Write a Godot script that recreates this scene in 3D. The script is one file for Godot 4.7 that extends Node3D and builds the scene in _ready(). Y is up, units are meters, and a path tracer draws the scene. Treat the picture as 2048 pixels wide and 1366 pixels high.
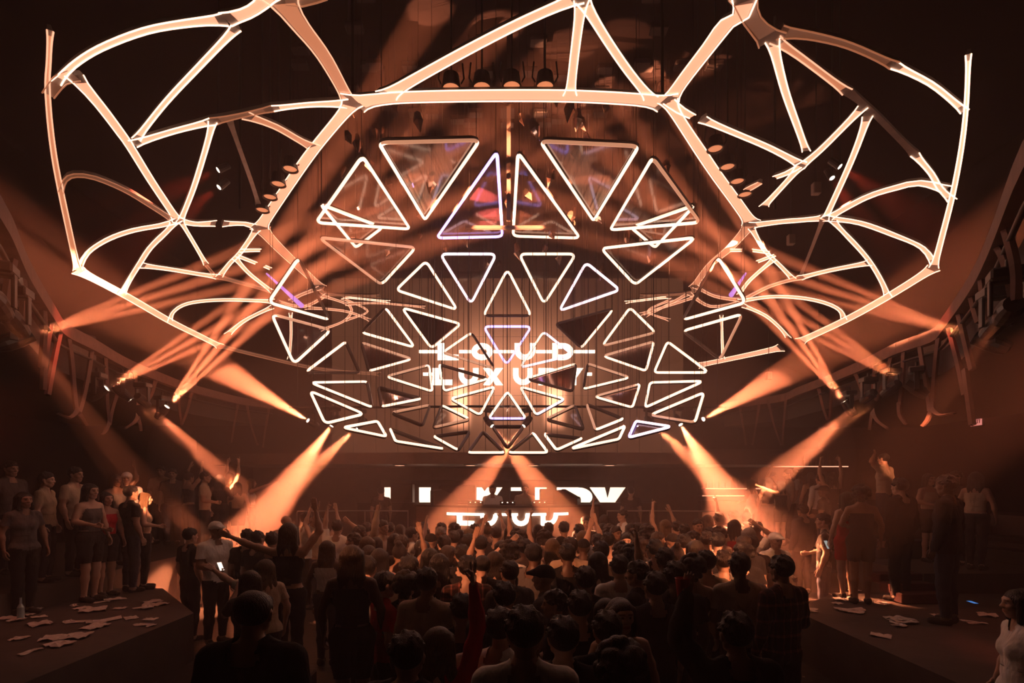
extends Node3D
# A round night club: a lattice canopy with lit edges over the dance floor, a hanging array of triangle lights,
# haze with moving-head beams, a lettered screen wall, a booth and a packed crowd. Units are metres, y is up.

const AXIS := Vector3(0, 0, -11.3)      # middle of the round hall
const EYE := Vector3(0, 2.5, 0)
const WARM := Color(1.0, 0.31, 0.13)   # lamp colour, linear
const CREAM := Color(1.0, 0.42, 0.25)   # tube colour, linear
const VIOLET := Color(0.42, 0.22, 1.0)
const ICE := Color(1.0, 0.62, 0.72)
const BEAM := 2000.0

var mats := {}
var used := {}
var meshes := {}
var rng := RandomNumberGenerator.new()
var held := {}      # where the hand of a person who holds something is


func _ready() -> void:
	rng.seed = 7
	camera_and_air()
	wash_lights()
	room()
	canopy()
	balcony()
	stage()
	triangles()
	beam_fixtures()
	ceiling_fittings()
	decks()
	crowd()
	small_things()


# ------------------------------------------------------------------ camera, air, exposure
func camera_and_air() -> void:
	var cam := Camera3D.new()
	cam.name = "camera"
	add_child(cam)
	cam.projection = Camera3D.PROJECTION_FRUSTUM
	cam.near = 0.1
	cam.far = 80.0
	cam.size = 0.1 * 1366.0 / 1100.0
	cam.frustum_offset = Vector2(9.0, 285.0) / 1100.0 * 0.1
	cam.position = EYE
	var e := Environment.new()
	e.background_mode = Environment.BG_COLOR
	e.background_color = Color.BLACK
	e.tonemap_mode = Environment.TONE_MAPPER_LINEAR
	e.tonemap_exposure = 1.0
	e.volumetric_fog_enabled = true
	e.volumetric_fog_density = 0.016
	e.volumetric_fog_albedo = Color(1.0, 0.85, 0.82)
	e.volumetric_fog_anisotropy = 0.2
	e.sdfgi_enabled = true
	e.ssao_enabled = true
	e.ssil_enabled = true
	var we := WorldEnvironment.new()
	we.name = "air"
	we.environment = e
	add_child(we)
	# thicker puffs of machine haze under the stage lamps
	for h in [["haze_puff", Vector3(-4.9, 3.0, -12.3), Vector3(5.6, 4.6, 4.6), 0.06], ["haze_puff", Vector3(4.6, 3.0, -12.2), Vector3(5.6, 4.6, 4.6), 0.06]]:
		var v := FogVolume.new()
		v.name = numbered(h[0])
		v.shape = RenderingServer.FOG_VOLUME_SHAPE_ELLIPSOID
		v.size = h[2]
		var fm := FogMaterial.new()
		fm.density = h[3]
		fm.albedo = Color(1.0, 0.85, 0.82)
		v.material = fm
		add_child(v)
		v.position = h[1]
		tag(v, "", "", "", "stuff")


func wash_lights() -> void:
	# the screen wall's own light
	area_light("screen_wall_light", Vector3(0, 6.0, -17.0), Vector3(0, 4.5, -8), Vector2(8.0, 4.0), CREAM, 10.0)
	# the booth sign's light
	area_light("booth_sign_light", Vector3(0, 1.68, -12.45), Vector3(0, 1.5, -6), Vector2(2.6, 0.3), CREAM, 1.5)


func lin(c: Color) -> Color:
	return c.linear_to_srgb()


func area_light(called: String, at: Vector3, target: Vector3, size: Vector2, c: Color, energy: float) -> void:
	var l := AreaLight3D.new()
	l.name = called
	l.area_size = size
	l.light_color = lin(c)
	l.light_energy = energy
	l.area_range = 40.0
	l.shadow_enabled = true
	add_child(l)
	l.look_at_from_position(at, target)


func spot(called: String, at: Vector3, target: Vector3, half: float, soft: float, c: Color, energy: float, size := 0.04) -> void:
	var l := SpotLight3D.new()
	l.name = called
	l.light_color = lin(c)
	l.light_energy = energy
	l.spot_angle = half
	l.spot_angle_attenuation = soft
	l.spot_range = 40.0
	l.spot_attenuation = 2.0
	l.light_size = size
	l.shadow_enabled = true
	add_child(l, true)
	l.look_at_from_position(at, target, Vector3.UP if absf((target - at).normalized().y) < 0.98 else Vector3.RIGHT)


func omni(called: String, at: Vector3, c: Color, energy: float, size := 0.05) -> void:
	var l := OmniLight3D.new()
	l.name = called
	l.light_color = lin(c)
	l.light_energy = energy
	l.omni_range = 40.0
	l.omni_attenuation = 2.0
	l.light_size = size
	l.shadow_enabled = true
	add_child(l, true)
	l.position = at


# ------------------------------------------------------------------ materials
func mat(key: String, c: Color, rough := 0.8, metal := 0.0) -> StandardMaterial3D:
	if not mats.has(key):
		var m := StandardMaterial3D.new()
		m.resource_name = key
		m.albedo_color = lin(c)
		m.roughness = rough
		m.metallic = metal
		mats[key] = m
	return mats[key]


func grain_texture(key: String, freq: float, lo: float, hi: float) -> ImageTexture:
	if not mats.has(key):
		var n := FastNoiseLite.new()
		n.seed = hash(key) % 1000
		n.frequency = freq
		n.fractal_octaves = 4
		var im := Image.create(256, 256, false, Image.FORMAT_RGB8)
		for y in 256:
			for x in 256:
				var a := n.get_noise_2d(x, y) * 0.5 + 0.5
				var b := n.get_noise_2d(x - 256, y) * 0.5 + 0.5
				var v := lerpf(lo, hi, lerpf(a, b, float(x) / 255.0))
				im.set_pixel(x, y, Color(v, v, v))
		mats[key] = ImageTexture.create_from_image(im)
	return mats[key]


func grained(key: String, c: Color, rough: float, scale := 0.5, metal := 0.0) -> StandardMaterial3D:
	if not mats.has(key):
		var m := mat(key, c, rough, metal)
		m.albedo_texture = grain_texture("grain", 0.02, 0.72, 1.0)
		m.uv1_triplanar = true
		m.uv1_world_triplanar = true
		m.uv1_scale = Vector3.ONE * scale
		m.heightmap_enabled = true
		m.heightmap_texture = grain_texture("relief", 0.05, 0.0, 1.0)
		m.heightmap_scale = 0.3
	return mats[key]


func glow(key: String, c: Color, strength: float, base := Color(0.6, 0.6, 0.6)) -> StandardMaterial3D:
	if not mats.has(key):
		var m := mat(key, base, 0.5)
		m.emission_enabled = true
		m.emission = lin(c)
		m.emission_energy_multiplier = strength
	return mats[key]


func pane(key: String, c: Color, alpha: float) -> StandardMaterial3D:
	if not mats.has(key):
		var m := mat(key, c, 0.06)
		m.albedo_color.a = alpha
		m.transparency = BaseMaterial3D.TRANSPARENCY_ALPHA
	return mats[key]


func cloth(key: String) -> StandardMaterial3D:
	var k := "cloth_" + key
	if mats.has(k):
		return mats[k]
	var colours := {"w": Color(0.72, 0.70, 0.66), "c": Color(0.46, 0.37, 0.28), "b": Color(0.36, 0.29, 0.21), "y": Color(0.09, 0.085, 0.085), "k": Color(0.016, 0.015, 0.016), "n": Color(0.035, 0.035, 0.045),
		"r": Color(0.42, 0.015, 0.03), "p": Color(1, 1, 1), "s": Color(1, 1, 1), "f": Color(1, 1, 1), "jeans": Color(0.03, 0.033, 0.05), "trousers": Color(0.015, 0.015, 0.017), "shoe": Color(0.03, 0.025, 0.022), "pink": Color(0.55, 0.30, 0.27)}
	var m := mat(k, colours[key], 0.9)
	m.metallic_specular = 0.25
	m.uv1_triplanar = true
	m.rim_enabled = true
	m.rim = 0.25
	m.rim_tint = 0.6
	m.heightmap_enabled = true
	m.heightmap_texture = grain_texture("folds", 0.016, 0.0, 1.0)
	m.heightmap_scale = 3.5
	m.uv1_scale = Vector3(1.6, 0.9, 1.6)
	if key in ["p", "s", "f"]:
		var im := Image.create(128, 128, false, Image.FORMAT_RGB8)
		for y in 128:
			for x in 128:
				var v := 0.0
				if key == "p":
					v = 0.10 + (0.30 if x % 16 < 3 else 0.0) + (0.30 if y % 16 < 3 else 0.0)
				elif key == "s":
					v = 0.82 if x % 22 < 8 else 0.10
				else:
					var q := Vector2(x % 32 - 16, y % 32 - 16)
					v = 0.75 if q.length() < 5.0 + 4.0 * absf(sin(q.angle() * 2.5)) else 0.16
				im.set_pixel(x, y, Color(v, v * (0.62 if key == "p" else 0.95), v * (0.55 if key == "p" else 0.9)))
		m.albedo_texture = ImageTexture.create_from_image(im)
	mats[k] = m
	return m


func skin(n: int) -> StandardMaterial3D:
	var k := "skin_%d" % n
	if not mats.has(k):
		var tones := [Color(0.50, 0.33, 0.25), Color(0.40, 0.25, 0.18), Color(0.25, 0.145, 0.095), Color(0.10, 0.055, 0.038)]
		var m := mat(k, tones[n], 0.5)
		m.vertex_color_use_as_albedo = true
	return mats[k]


func hair_mat(key: String) -> StandardMaterial3D:
	var k := "hair_" + key
	if not mats.has(k):
		var c := {"K": Color(0.010, 0.008, 0.008), "B": Color(0.036, 0.019, 0.011), "Y": Color(0.27, 0.17, 0.08), "W": Color(0.62, 0.60, 0.57)}
		var m := mat(k, c[key], 0.42)
		m.uv1_triplanar = true
		m.uv1_scale = Vector3(9, 1.2, 9)
		m.heightmap_enabled = true
		m.heightmap_texture = grain_texture("strands", 0.06, 0.0, 1.0)
		m.heightmap_scale = 2.0
		m.albedo_texture = grain_texture("strand_tone", 0.06, 0.25, 1.0)
	return mats[k]


# ------------------------------------------------------------------ naming
func numbered(called: String) -> String:
	var n: int = used.get(called, 0)
	used[called] = n + 1
	return called if n == 0 else "%s_%03d" % [called, n]


func tag(o: Node3D, label := "", category := "", group := "", kind := "") -> Node3D:
	for p in [["label", label], ["category", category], ["group", group], ["kind", kind]]:
		if p[1] != "":
			o.set_meta(p[0], p[1])
	return o


func base(called: String, at := Vector3.ZERO, turn := 0.0) -> Node3D:
	var o := Node3D.new()
	o.name = numbered(called)
	add_child(o)
	o.position = at
	o.rotation.y = turn
	return o


func obj(called: String, mesh: Mesh, m: Material, parent: Node3D = null) -> MeshInstance3D:
	var o := MeshInstance3D.new()
	o.mesh = mesh
	o.material_override = m
	if parent:
		o.name = called
		parent.add_child(o, true)
	else:
		o.name = numbered(called)
		add_child(o)
	return o


func struct(called: String, mesh: Mesh, m: Material, label := "", parent: Node3D = null) -> MeshInstance3D:
	var o := obj(called, mesh, m, parent)
	if parent == null:
		tag(o, label, "", "", "structure")
	return o


# ------------------------------------------------------------------ mesh builder
class Shape:
	var v := PackedVector3Array()
	var n := PackedVector3Array()
	var uv := PackedVector2Array()
	var c := PackedColorArray()
	var ix := PackedInt32Array()

	func tri(a: Vector3, b: Vector3, d: Vector3, hint: Vector3) -> void:
		var m := (d - a).cross(b - a)
		if m.dot(hint) < 0.0:
			var s := b
			b = d
			d = s
			m = -m
		m = m.normalized()
		var k := v.size()
		for p in [a, b, d]:
			v.append(p)
			n.append(m)
			uv.append(Vector2.ZERO)
		ix.append_array([k, k + 1, k + 2])

	func quad(a: Vector3, b: Vector3, d: Vector3, e: Vector3, hint: Vector3, uvs := PackedVector2Array()) -> void:
		var m := (d - a).cross(b - a)
		if m.length_squared() < 1e-14:
			m = (e - a).cross(d - a)
		var flip := m.dot(hint) < 0.0
		m = (-m if flip else m).normalized()
		var k := v.size()
		var at := 0
		for p in [a, b, d, e]:
			v.append(p)
			n.append(m)
			uv.append(uvs[at] if uvs.size() else Vector2.ZERO)
			at += 1
		ix.append_array([k, k + 2, k + 1, k, k + 3, k + 2] if flip else [k, k + 1, k + 2, k, k + 2, k + 3])

	func box(size: Vector3, xf := Transform3D(), chamfer := 0.0) -> void:
		var h := size / 2.0
		if chamfer <= 0.0:
			for ax in 3:
				for s in [-1.0, 1.0]:
					var u := Vector3.ZERO
					var w := Vector3.ZERO
					var o := Vector3.ZERO
					o[ax] = s * h[ax]
					u[(ax + 1) % 3] = h[(ax + 1) % 3]
					w[(ax + 2) % 3] = h[(ax + 2) % 3]
					quad(xf * (o - u - w), xf * (o + u - w), xf * (o + u + w), xf * (o - u + w), xf.basis * o)
			return
		var b := minf(chamfer, minf(h.x, minf(h.y, h.z)) * 0.9)
		for ax in 3:
			var i := (ax + 1) % 3
			var j := (ax + 2) % 3
			for s in [-1.0, 1.0]:
				var o := Vector3.ZERO
				o[ax] = s * h[ax]
				var u := Vector3.ZERO
				u[i] = h[i] - b
				var w := Vector3.ZERO
				w[j] = h[j] - b
				quad(xf * (o - u - w), xf * (o + u - w), xf * (o + u + w), xf * (o - u + w), xf.basis * o)
			for si in [-1.0, 1.0]:
				for sj in [-1.0, 1.0]:
					var p := Vector3.ZERO
					p[i] = si * h[i]
					p[j] = sj * (h[j] - b)
					var q := Vector3.ZERO
					q[i] = si * (h[i] - b)
					q[j] = sj * h[j]
					var l := Vector3.ZERO
					l[ax] = h[ax] - b
					quad(xf * (p - l), xf * (p + l), xf * (q + l), xf * (q - l), xf.basis * (p + q))
		for sx in [-1.0, 1.0]:
			for sy in [-1.0, 1.0]:
				for sz in [-1.0, 1.0]:
					var s := Vector3(sx, sy, sz)
					tri(xf * (s * Vector3(h.x, h.y - b, h.z - b)), xf * (s * Vector3(h.x - b, h.y, h.z - b)), xf * (s * Vector3(h.x - b, h.y - b, h.z)), xf.basis * s)

	func tube(path: PackedVector3Array, r: float, sides := 6, closed := false, r_end := -1.0) -> void:
		var count := path.size()
		var k := v.size()
		var up := Vector3.UP
		var last := Vector3.ZERO
		for i in count:
			var t := (path[(i + 1) % count] - path[(i - 1 + count) % count]) if closed else (path[mini(i + 1, count - 1)] - path[maxi(i - 1, 0)])
			t = t.normalized()
			if i == 0:
				up = Vector3.UP if absf(t.y) < 0.9 else Vector3.RIGHT
				last = t.cross(up).normalized()
			last = (last - t * last.dot(t)).normalized()
			var w := t.cross(last)
			var rr := r if r_end < 0.0 else lerpf(r, r_end, float(i) / (count - 1))
			for s in sides:
				var a := TAU * s / sides
				var q := last * cos(a) + w * sin(a)
				v.append(path[i] + q * rr)
				n.append(q)
				uv.append(Vector2(float(s) / sides, float(i)))
		for i in (count if closed else count - 1):
			var j := (i + 1) % count
			for s in sides:
				var z := (s + 1) % sides
				var a := k + i * sides + s
				var b := k + i * sides + z
				var d := k + j * sides + z
				var e := k + j * sides + s
				var m := (v[d] - v[a]).cross(v[b] - v[a])
				if m.dot(n[a] + n[d]) < 0.0:
					ix.append_array([a, d, b, a, e, d])
				else:
					ix.append_array([a, b, d, a, d, e])
		if not closed:
			for end in [0, count - 1]:
				var t := path[0] - path[1] if end == 0 else path[count - 1] - path[count - 2]
				for s in range(1, sides - 1):
					tri(v[k + end * sides], v[k + end * sides + s], v[k + end * sides + s + 1], t)

	func lathe(profile: Array, seg: int, xf := Transform3D()) -> void:
		# profile of Vector2(radius, height), from bottom to top
		for i in profile.size() - 1:
			var p: Vector2 = profile[i]
			var q: Vector2 = profile[i + 1]
			for s in seg:
				var a := TAU * s / seg
				var b := TAU * (s + 1) / seg
				var da := Vector3(cos(a), 0, sin(a))
				var db := Vector3(cos(b), 0, sin(b))
				var hint := xf.basis * ((da + db) * (q.y - p.y) + Vector3.UP * 2.0 * (p.x - q.x))
				if p.x < 1e-5:
					tri(xf * Vector3(0, p.y, 0), xf * (da * q.x + Vector3.UP * q.y), xf * (db * q.x + Vector3.UP * q.y), hint)
				elif q.x < 1e-5:
					tri(xf * (da * p.x + Vector3.UP * p.y), xf * (db * p.x + Vector3.UP * p.y), xf * Vector3(0, q.y, 0), hint)
				else:
					quad(xf * (da * p.x + Vector3.UP * p.y), xf * (db * p.x + Vector3.UP * p.y), xf * (db * q.x + Vector3.UP * q.y), xf * (da * q.x + Vector3.UP * q.y), hint)

	func prism(poly: PackedVector2Array, depth: float, xf := Transform3D()) -> void:
		# an outline in x and y, extruded along z from 0 to depth
		var p := poly
		if Geometry2D.is_polygon_clockwise(p):
			p = poly.duplicate()
			p.reverse()
		var ids := Geometry2D.triangulate_polygon(p)
		for i in range(0, ids.size(), 3):
			for side in [[0.0, Vector3(0, 0, -1)], [depth, Vector3(0, 0, 1)]]:
				var z: float = side[0]
				tri(xf * Vector3(p[ids[i]].x, p[ids[i]].y, z), xf * Vector3(p[ids[i + 1]].x, p[ids[i + 1]].y, z), xf * Vector3(p[ids[i + 2]].x, p[ids[i + 2]].y, z), xf.basis * side[1] * signf(depth))
		for i in p.size():
			var a := p[i]
			var b := p[(i + 1) % p.size()]
			var o := b - a
			quad(xf * Vector3(a.x, a.y, 0), xf * Vector3(b.x, b.y, 0), xf * Vector3(b.x, b.y, depth), xf * Vector3(a.x, a.y, depth), xf.basis * Vector3(o.y, -o.x, 0))

	func mesh() -> ArrayMesh:
		var a := []
		a.resize(Mesh.ARRAY_MAX)
		a[Mesh.ARRAY_VERTEX] = v
		a[Mesh.ARRAY_NORMAL] = n
		a[Mesh.ARRAY_INDEX] = ix
		if uv.size() == v.size():
			a[Mesh.ARRAY_TEX_UV] = uv
		if c.size() == v.size():
			a[Mesh.ARRAY_COLOR] = c
		var m := ArrayMesh.new()
		m.add_surface_from_arrays(Mesh.PRIMITIVE_TRIANGLES, a)
		return m


func box_mesh(size: Vector3, chamfer := 0.0) -> ArrayMesh:
	var s := Shape.new()
	s.box(size, Transform3D(), chamfer)
	return s.mesh()


func place_box(called: String, lo: Vector3, hi: Vector3, m: Material, parent: Node3D = null, chamfer := 0.0) -> MeshInstance3D:
	var s := Shape.new()
	s.box(hi - lo, Transform3D(Basis(), (lo + hi) / 2.0), chamfer)
	return obj(called, s.mesh(), m, parent)


func smooth_path(row: Array, step: float) -> Array:
	# row: x, y, z, half width, ... -> evenly dense points of a rounded line, as Vector3 and half width
	var count := row.size() / 4
	var out := []
	for i in count - 1:
		var p := []
		for k in [i - 1, i, i + 1, i + 2]:
			var q := clampi(k, 0, count - 1)
			p.append(Vector4(row[q * 4], row[q * 4 + 1], row[q * 4 + 2], row[q * 4 + 3]))
		var a: Vector4 = p[1]
		var b: Vector4 = p[2]
		var ta: Vector4 = (b - p[0]) * 0.5
		var tb: Vector4 = (p[3] - a) * 0.5
		var la := Vector3(b.x - a.x, b.y - a.y, b.z - a.z).length()
		var parts := maxi(1, int(ceil(la / step)))
		for j in parts:
			var t := float(j) / parts
			var t2 := t * t
			var t3 := t2 * t
			out.append(a * (2.0 * t3 - 3.0 * t2 + 1.0) + ta * (t3 - 2.0 * t2 + t) + b * (3.0 * t2 - 2.0 * t3) + tb * (t3 - t2))
	out.append(Vector4(row[count * 4 - 4], row[count * 4 - 3], row[count * 4 - 2], row[count * 4 - 1]))
	return out


# ------------------------------------------------------------------ the room
func room() -> void:
	var floor_mat := grained("floor_stone", Color(0.035, 0.028, 0.026), 0.35, 0.4)
	var dark := grained("dark_wall", Color(0.005, 0.0036, 0.004), 0.9, 0.35)
	var black := grained("black_ceiling", Color(0.004, 0.0033, 0.0036), 0.95, 0.35)
	dark.metallic_specular = 0.0
	black.metallic_specular = 0.0
	var f := struct("floor", null, floor_mat, "dark polished dance floor")
	f.mesh = box_mesh(Vector3(24, 0.3, 24))
	f.position = Vector3(0, -0.15, -9)
	var c := struct("ceiling", null, black, "black ceiling above the lattice")
	c.mesh = box_mesh(Vector3(24, 0.3, 24))
	c.position = Vector3(0, 10.65, -9)
	for w in [["wall_left", Vector3(-11.85, 5.25, -9), Vector3(0.3, 11.1, 24)], ["wall_right", Vector3(11.85, 5.25, -9), Vector3(0.3, 11.1, 24)], ["wall_back", Vector3(0, 5.25, -20.85), Vector3(24, 11.1, 0.3)], ["wall_front", Vector3(0, 5.25, 2.85), Vector3(24, 11.1, 0.3)]]:
		var o := struct(w[0], box_mesh(w[2]), dark, "dark wall of the club")
		o.position = w[1]


# ------------------------------------------------------------------ lattice canopy with lit edges
func canopy_height(p: Vector3) -> float:
	var q := p - AXIS
	var r := 0.0
	for k in 8:
		r = maxf(r, q.x * cos(k * PI / 4) + q.z * sin(k * PI / 4))
	r /= cos(PI / 8)
	var s := lerpf(0.15, 0.485, smoothstep(5.0, 9.5, -p.z))
	return EYE.y + 4.65 - s * maxf(0.0, r - 4.93)


func canopy_normal(p: Vector3) -> Vector3:
	var e := 0.12
	var hx := (canopy_height(p + Vector3(e, 0, 0)) - canopy_height(p - Vector3(e, 0, 0))) / (2 * e)
	var hz := (canopy_height(p + Vector3(0, 0, e)) - canopy_height(p - Vector3(0, 0, e))) / (2 * e)
	return -Vector3(-hx, 1, -hz).normalized()


func canopy() -> void:
	var root := base("canopy_lattice")
	tag(root, "web of pale curved ribs with lit edges over the whole hall", "ceiling lattice")
	var plaster := grained("rib_paint", Color(0.62, 0.56, 0.52), 0.55, 0.9)
	var led := [null, glow("led_low", WARM, 0.35), glow("led_mid", CREAM, 1.5), glow("led_high", Color(1.0, 0.55, 0.36), 3.2)]
	var lit := [null, glow("painted_wash_low", WARM, 0.10), glow("painted_wash_mid", WARM, 0.55), glow("painted_wash_high", Color(1.0, 0.36, 0.20), 1.4)]  # glow painted on rib faces in place of the edge strips' wash
	for r in RIBS:
		var pts := smooth_path(r[2], 0.14)
		var total := 0.0
		var along := [0.0]
		for i in pts.size() - 1:
			var a: Vector4 = pts[i]
			var b: Vector4 = pts[i + 1]
			total += Vector3(b.x - a.x, b.y - a.y, b.z - a.z).length()
			along.append(total)
		var s := Shape.new()
		var edge := [PackedVector3Array(), PackedVector3Array()]
		var low := []
		var high := []
		var lens := []  # edges of the painted wash face, no real lens
		for i in pts.size():
			var q: Vector4 = pts[i]
			var p := Vector3(q.x, q.y, q.z)
			var a: Vector4 = pts[maxi(i - 1, 0)]
			var b: Vector4 = pts[mini(i + 1, pts.size() - 1)]
			var t := Vector3(b.x - a.x, b.y - a.y, b.z - a.z).normalized()
			var n := canopy_normal(p)
			var side := n.cross(t).normalized()
			n = t.cross(side).normalized()
			if n.y > 0.0:
				n = -n
			var near: float = minf(along[i], total - along[i])
			var w: float = q.w * (0.85 + 0.65 * exp(-near / 0.12) * (1.0 if total > 0.6 else 0.0))
			low.append([p - side * w, p + side * w])
			high.append([p - side * w * 0.6 - n * 0.05, p + side * w * 0.6 - n * 0.05])
			edge[0].append(p - side * w + n * 0.008)
			edge[1].append(p + side * w + n * 0.008)
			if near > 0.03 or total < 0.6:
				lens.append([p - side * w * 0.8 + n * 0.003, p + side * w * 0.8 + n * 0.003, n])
		for i in pts.size() - 1:
			var n: Vector3 = (low[i][0] - high[i][0]).normalized()
			var out: Vector3 = low[i][1] - low[i][0]
			s.quad(low[i][0], low[i][1], low[i + 1][1], low[i + 1][0], n)
			s.quad(high[i][0], high[i][1], high[i + 1][1], high[i + 1][0], -n)
			s.quad(low[i][0], low[i + 1][0], high[i + 1][0], high[i][0], -out)
			s.quad(low[i][1], low[i + 1][1], high[i + 1][1], high[i][1], out)
		var z := pts.size() - 1
		s.quad(low[0][0], low[0][1], high[0][1], high[0][0], low[0][0] - low[1][0])
		s.quad(low[z][0], low[z][1], high[z][1], high[z][0], low[z][0] - low[z - 1][0])
		var rib := obj("ring_beam" if r[0] == 1 else "rib", s.mesh(), plaster, root)
		if r[1] > 0:
			for k in 2:
				var l := Shape.new()
				l.tube(edge[k], 0.0075, 5)
				obj("light_strip", l.mesh(), led[r[1]], rib)
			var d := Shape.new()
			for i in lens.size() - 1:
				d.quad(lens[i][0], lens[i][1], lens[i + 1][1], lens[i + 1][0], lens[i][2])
			obj("painted_light_wash", d.mesh(), lit[r[1]], rib)  # added glowing face, imitates strip light falling on the rib
	# hangers up to the ceiling
	for k in 8:
		var a := PI / 8 + k * PI / 4
		var p := AXIS + Vector3(cos(a), 0, sin(a)) * 4.95 + Vector3(0, 7.2, 0)
		var h := Shape.new()
		h.tube(PackedVector3Array([p, Vector3(p.x, 10.5, p.z)]), 0.02, 6)
		obj("hanger", h.mesh(), mat("black_steel", Color(0.012, 0.011, 0.012), 0.5, 0.6), root)


# ------------------------------------------------------------------ balcony round the hall
func balcony() -> void:
	var paint := grained("balcony_paint", Color(0.26, 0.13, 0.10), 0.7, 0.9)
	var dark := grained("balcony_floor", Color(0.025, 0.021, 0.021), 0.8, 0.5)
	for side in 2:
		var line: Array = BALCONY[side]
		var sgn := -1.0 if side == 0 else 1.0
		var slab := PackedVector2Array()
		for p in line:
			slab.append(Vector2(p.x + sgn * 0.12, p.y))
		slab.append(Vector2(sgn * 11.6, line[-1].y))
		slab.append(Vector2(sgn * 11.6, line[0].y))
		var s := Shape.new()
		s.prism(slab, 0.35, Transform3D(Basis(Vector3(1, 0, 0), Vector3(0, 0, 1), Vector3(0, 1, 0)), Vector3(0, 4.1, 0)))
		struct("mezzanine_floor_left" if side == 0 else "mezzanine_floor_right", s.mesh(), dark, "dark mezzanine floor behind the %s lattice front" % ("left" if side == 0 else "right"))
		var root := base("balcony_lattice")
		tag(root, "brown lattice front of the %s balcony with tapering forked struts" % ("left" if side == 0 else "right"), "balcony front")
		var row := []
		for p in line:
			row.append_array([p.x, 4.7, p.y, 0.09])
		var pts := smooth_path(row, 0.25)
		var b := Shape.new()
		for i in pts.size() - 1:
			var p: Vector4 = pts[i]
			var q: Vector4 = pts[i + 1]
			var t := Vector3(q.x - p.x, 0, q.z - p.z).normalized()
			var o := t.cross(Vector3.UP) * 0.06
			var a := Vector3(p.x, 4.7, p.z)
			var c := Vector3(q.x, 4.7, q.z)
			var u := Vector3(0, 0.04, 0)
			var d := Vector3(0, -0.14, 0)
			b.quad(a + o + u, c + o + u, c + o + d, a + o + d, o)
			b.quad(a - o + u, c - o + u, c - o + d, a - o + d, -o)
			b.quad(a + o + u, c + o + u, c - o + u, a - o + u, Vector3.UP)
			b.quad(a + o + d, c + o + d, c - o + d, a - o + d, Vector3.DOWN)
		obj("top_beam", b.mesh(), paint, root)
		for g in LEGS:
			if g[0] != side:
				continue
			var path := smooth_path(g[1], 0.08)
			var l := Shape.new()
			var rings := []
			for i in path.size():
				var p: Vector4 = path[i]
				var a: Vector4 = path[maxi(i - 1, 0)]
				var c: Vector4 = path[mini(i + 1, path.size() - 1)]
				var t := Vector3(c.x - a.x, c.y - a.y, c.z - a.z).normalized()
				var inward := (AXIS - Vector3(p.x, 0, p.z)).normalized()
				var o := t.cross(inward).normalized()
				inward = o.cross(t).normalized()
				var near := float(mini(i, path.size() - 1 - i)) * 0.08
				var w := p.w * (0.8 + 0.9 * exp(-near / 0.12))
				var m := Vector3(p.x, p.y, p.z)
				rings.append([m - o * w, m + inward * 0.035, m + o * w, m - inward * 0.035])
			for i in rings.size() - 1:
				for k in 4:
					var mid: Vector3 = (rings[i][0] + rings[i][2]) / 2.0
					l.quad(rings[i][k], rings[i][(k + 1) % 4], rings[i + 1][(k + 1) % 4], rings[i + 1][k], rings[i][k] + rings[i][(k + 1) % 4] - mid * 2.0)
			obj("strut", l.mesh(), paint, root)
		# a lamp bar under the fascia carries the moving heads
		var bar := PackedVector3Array()
		for p in pts:
			bar.append(Vector3(p.x, 4.42, p.z))
		var r := Shape.new()
		r.tube(bar, 0.024, 8)
		obj("lamp_bar", r.mesh(), mat("black_steel", Color(0.012, 0.011, 0.012), 0.5, 0.6), root)


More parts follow.
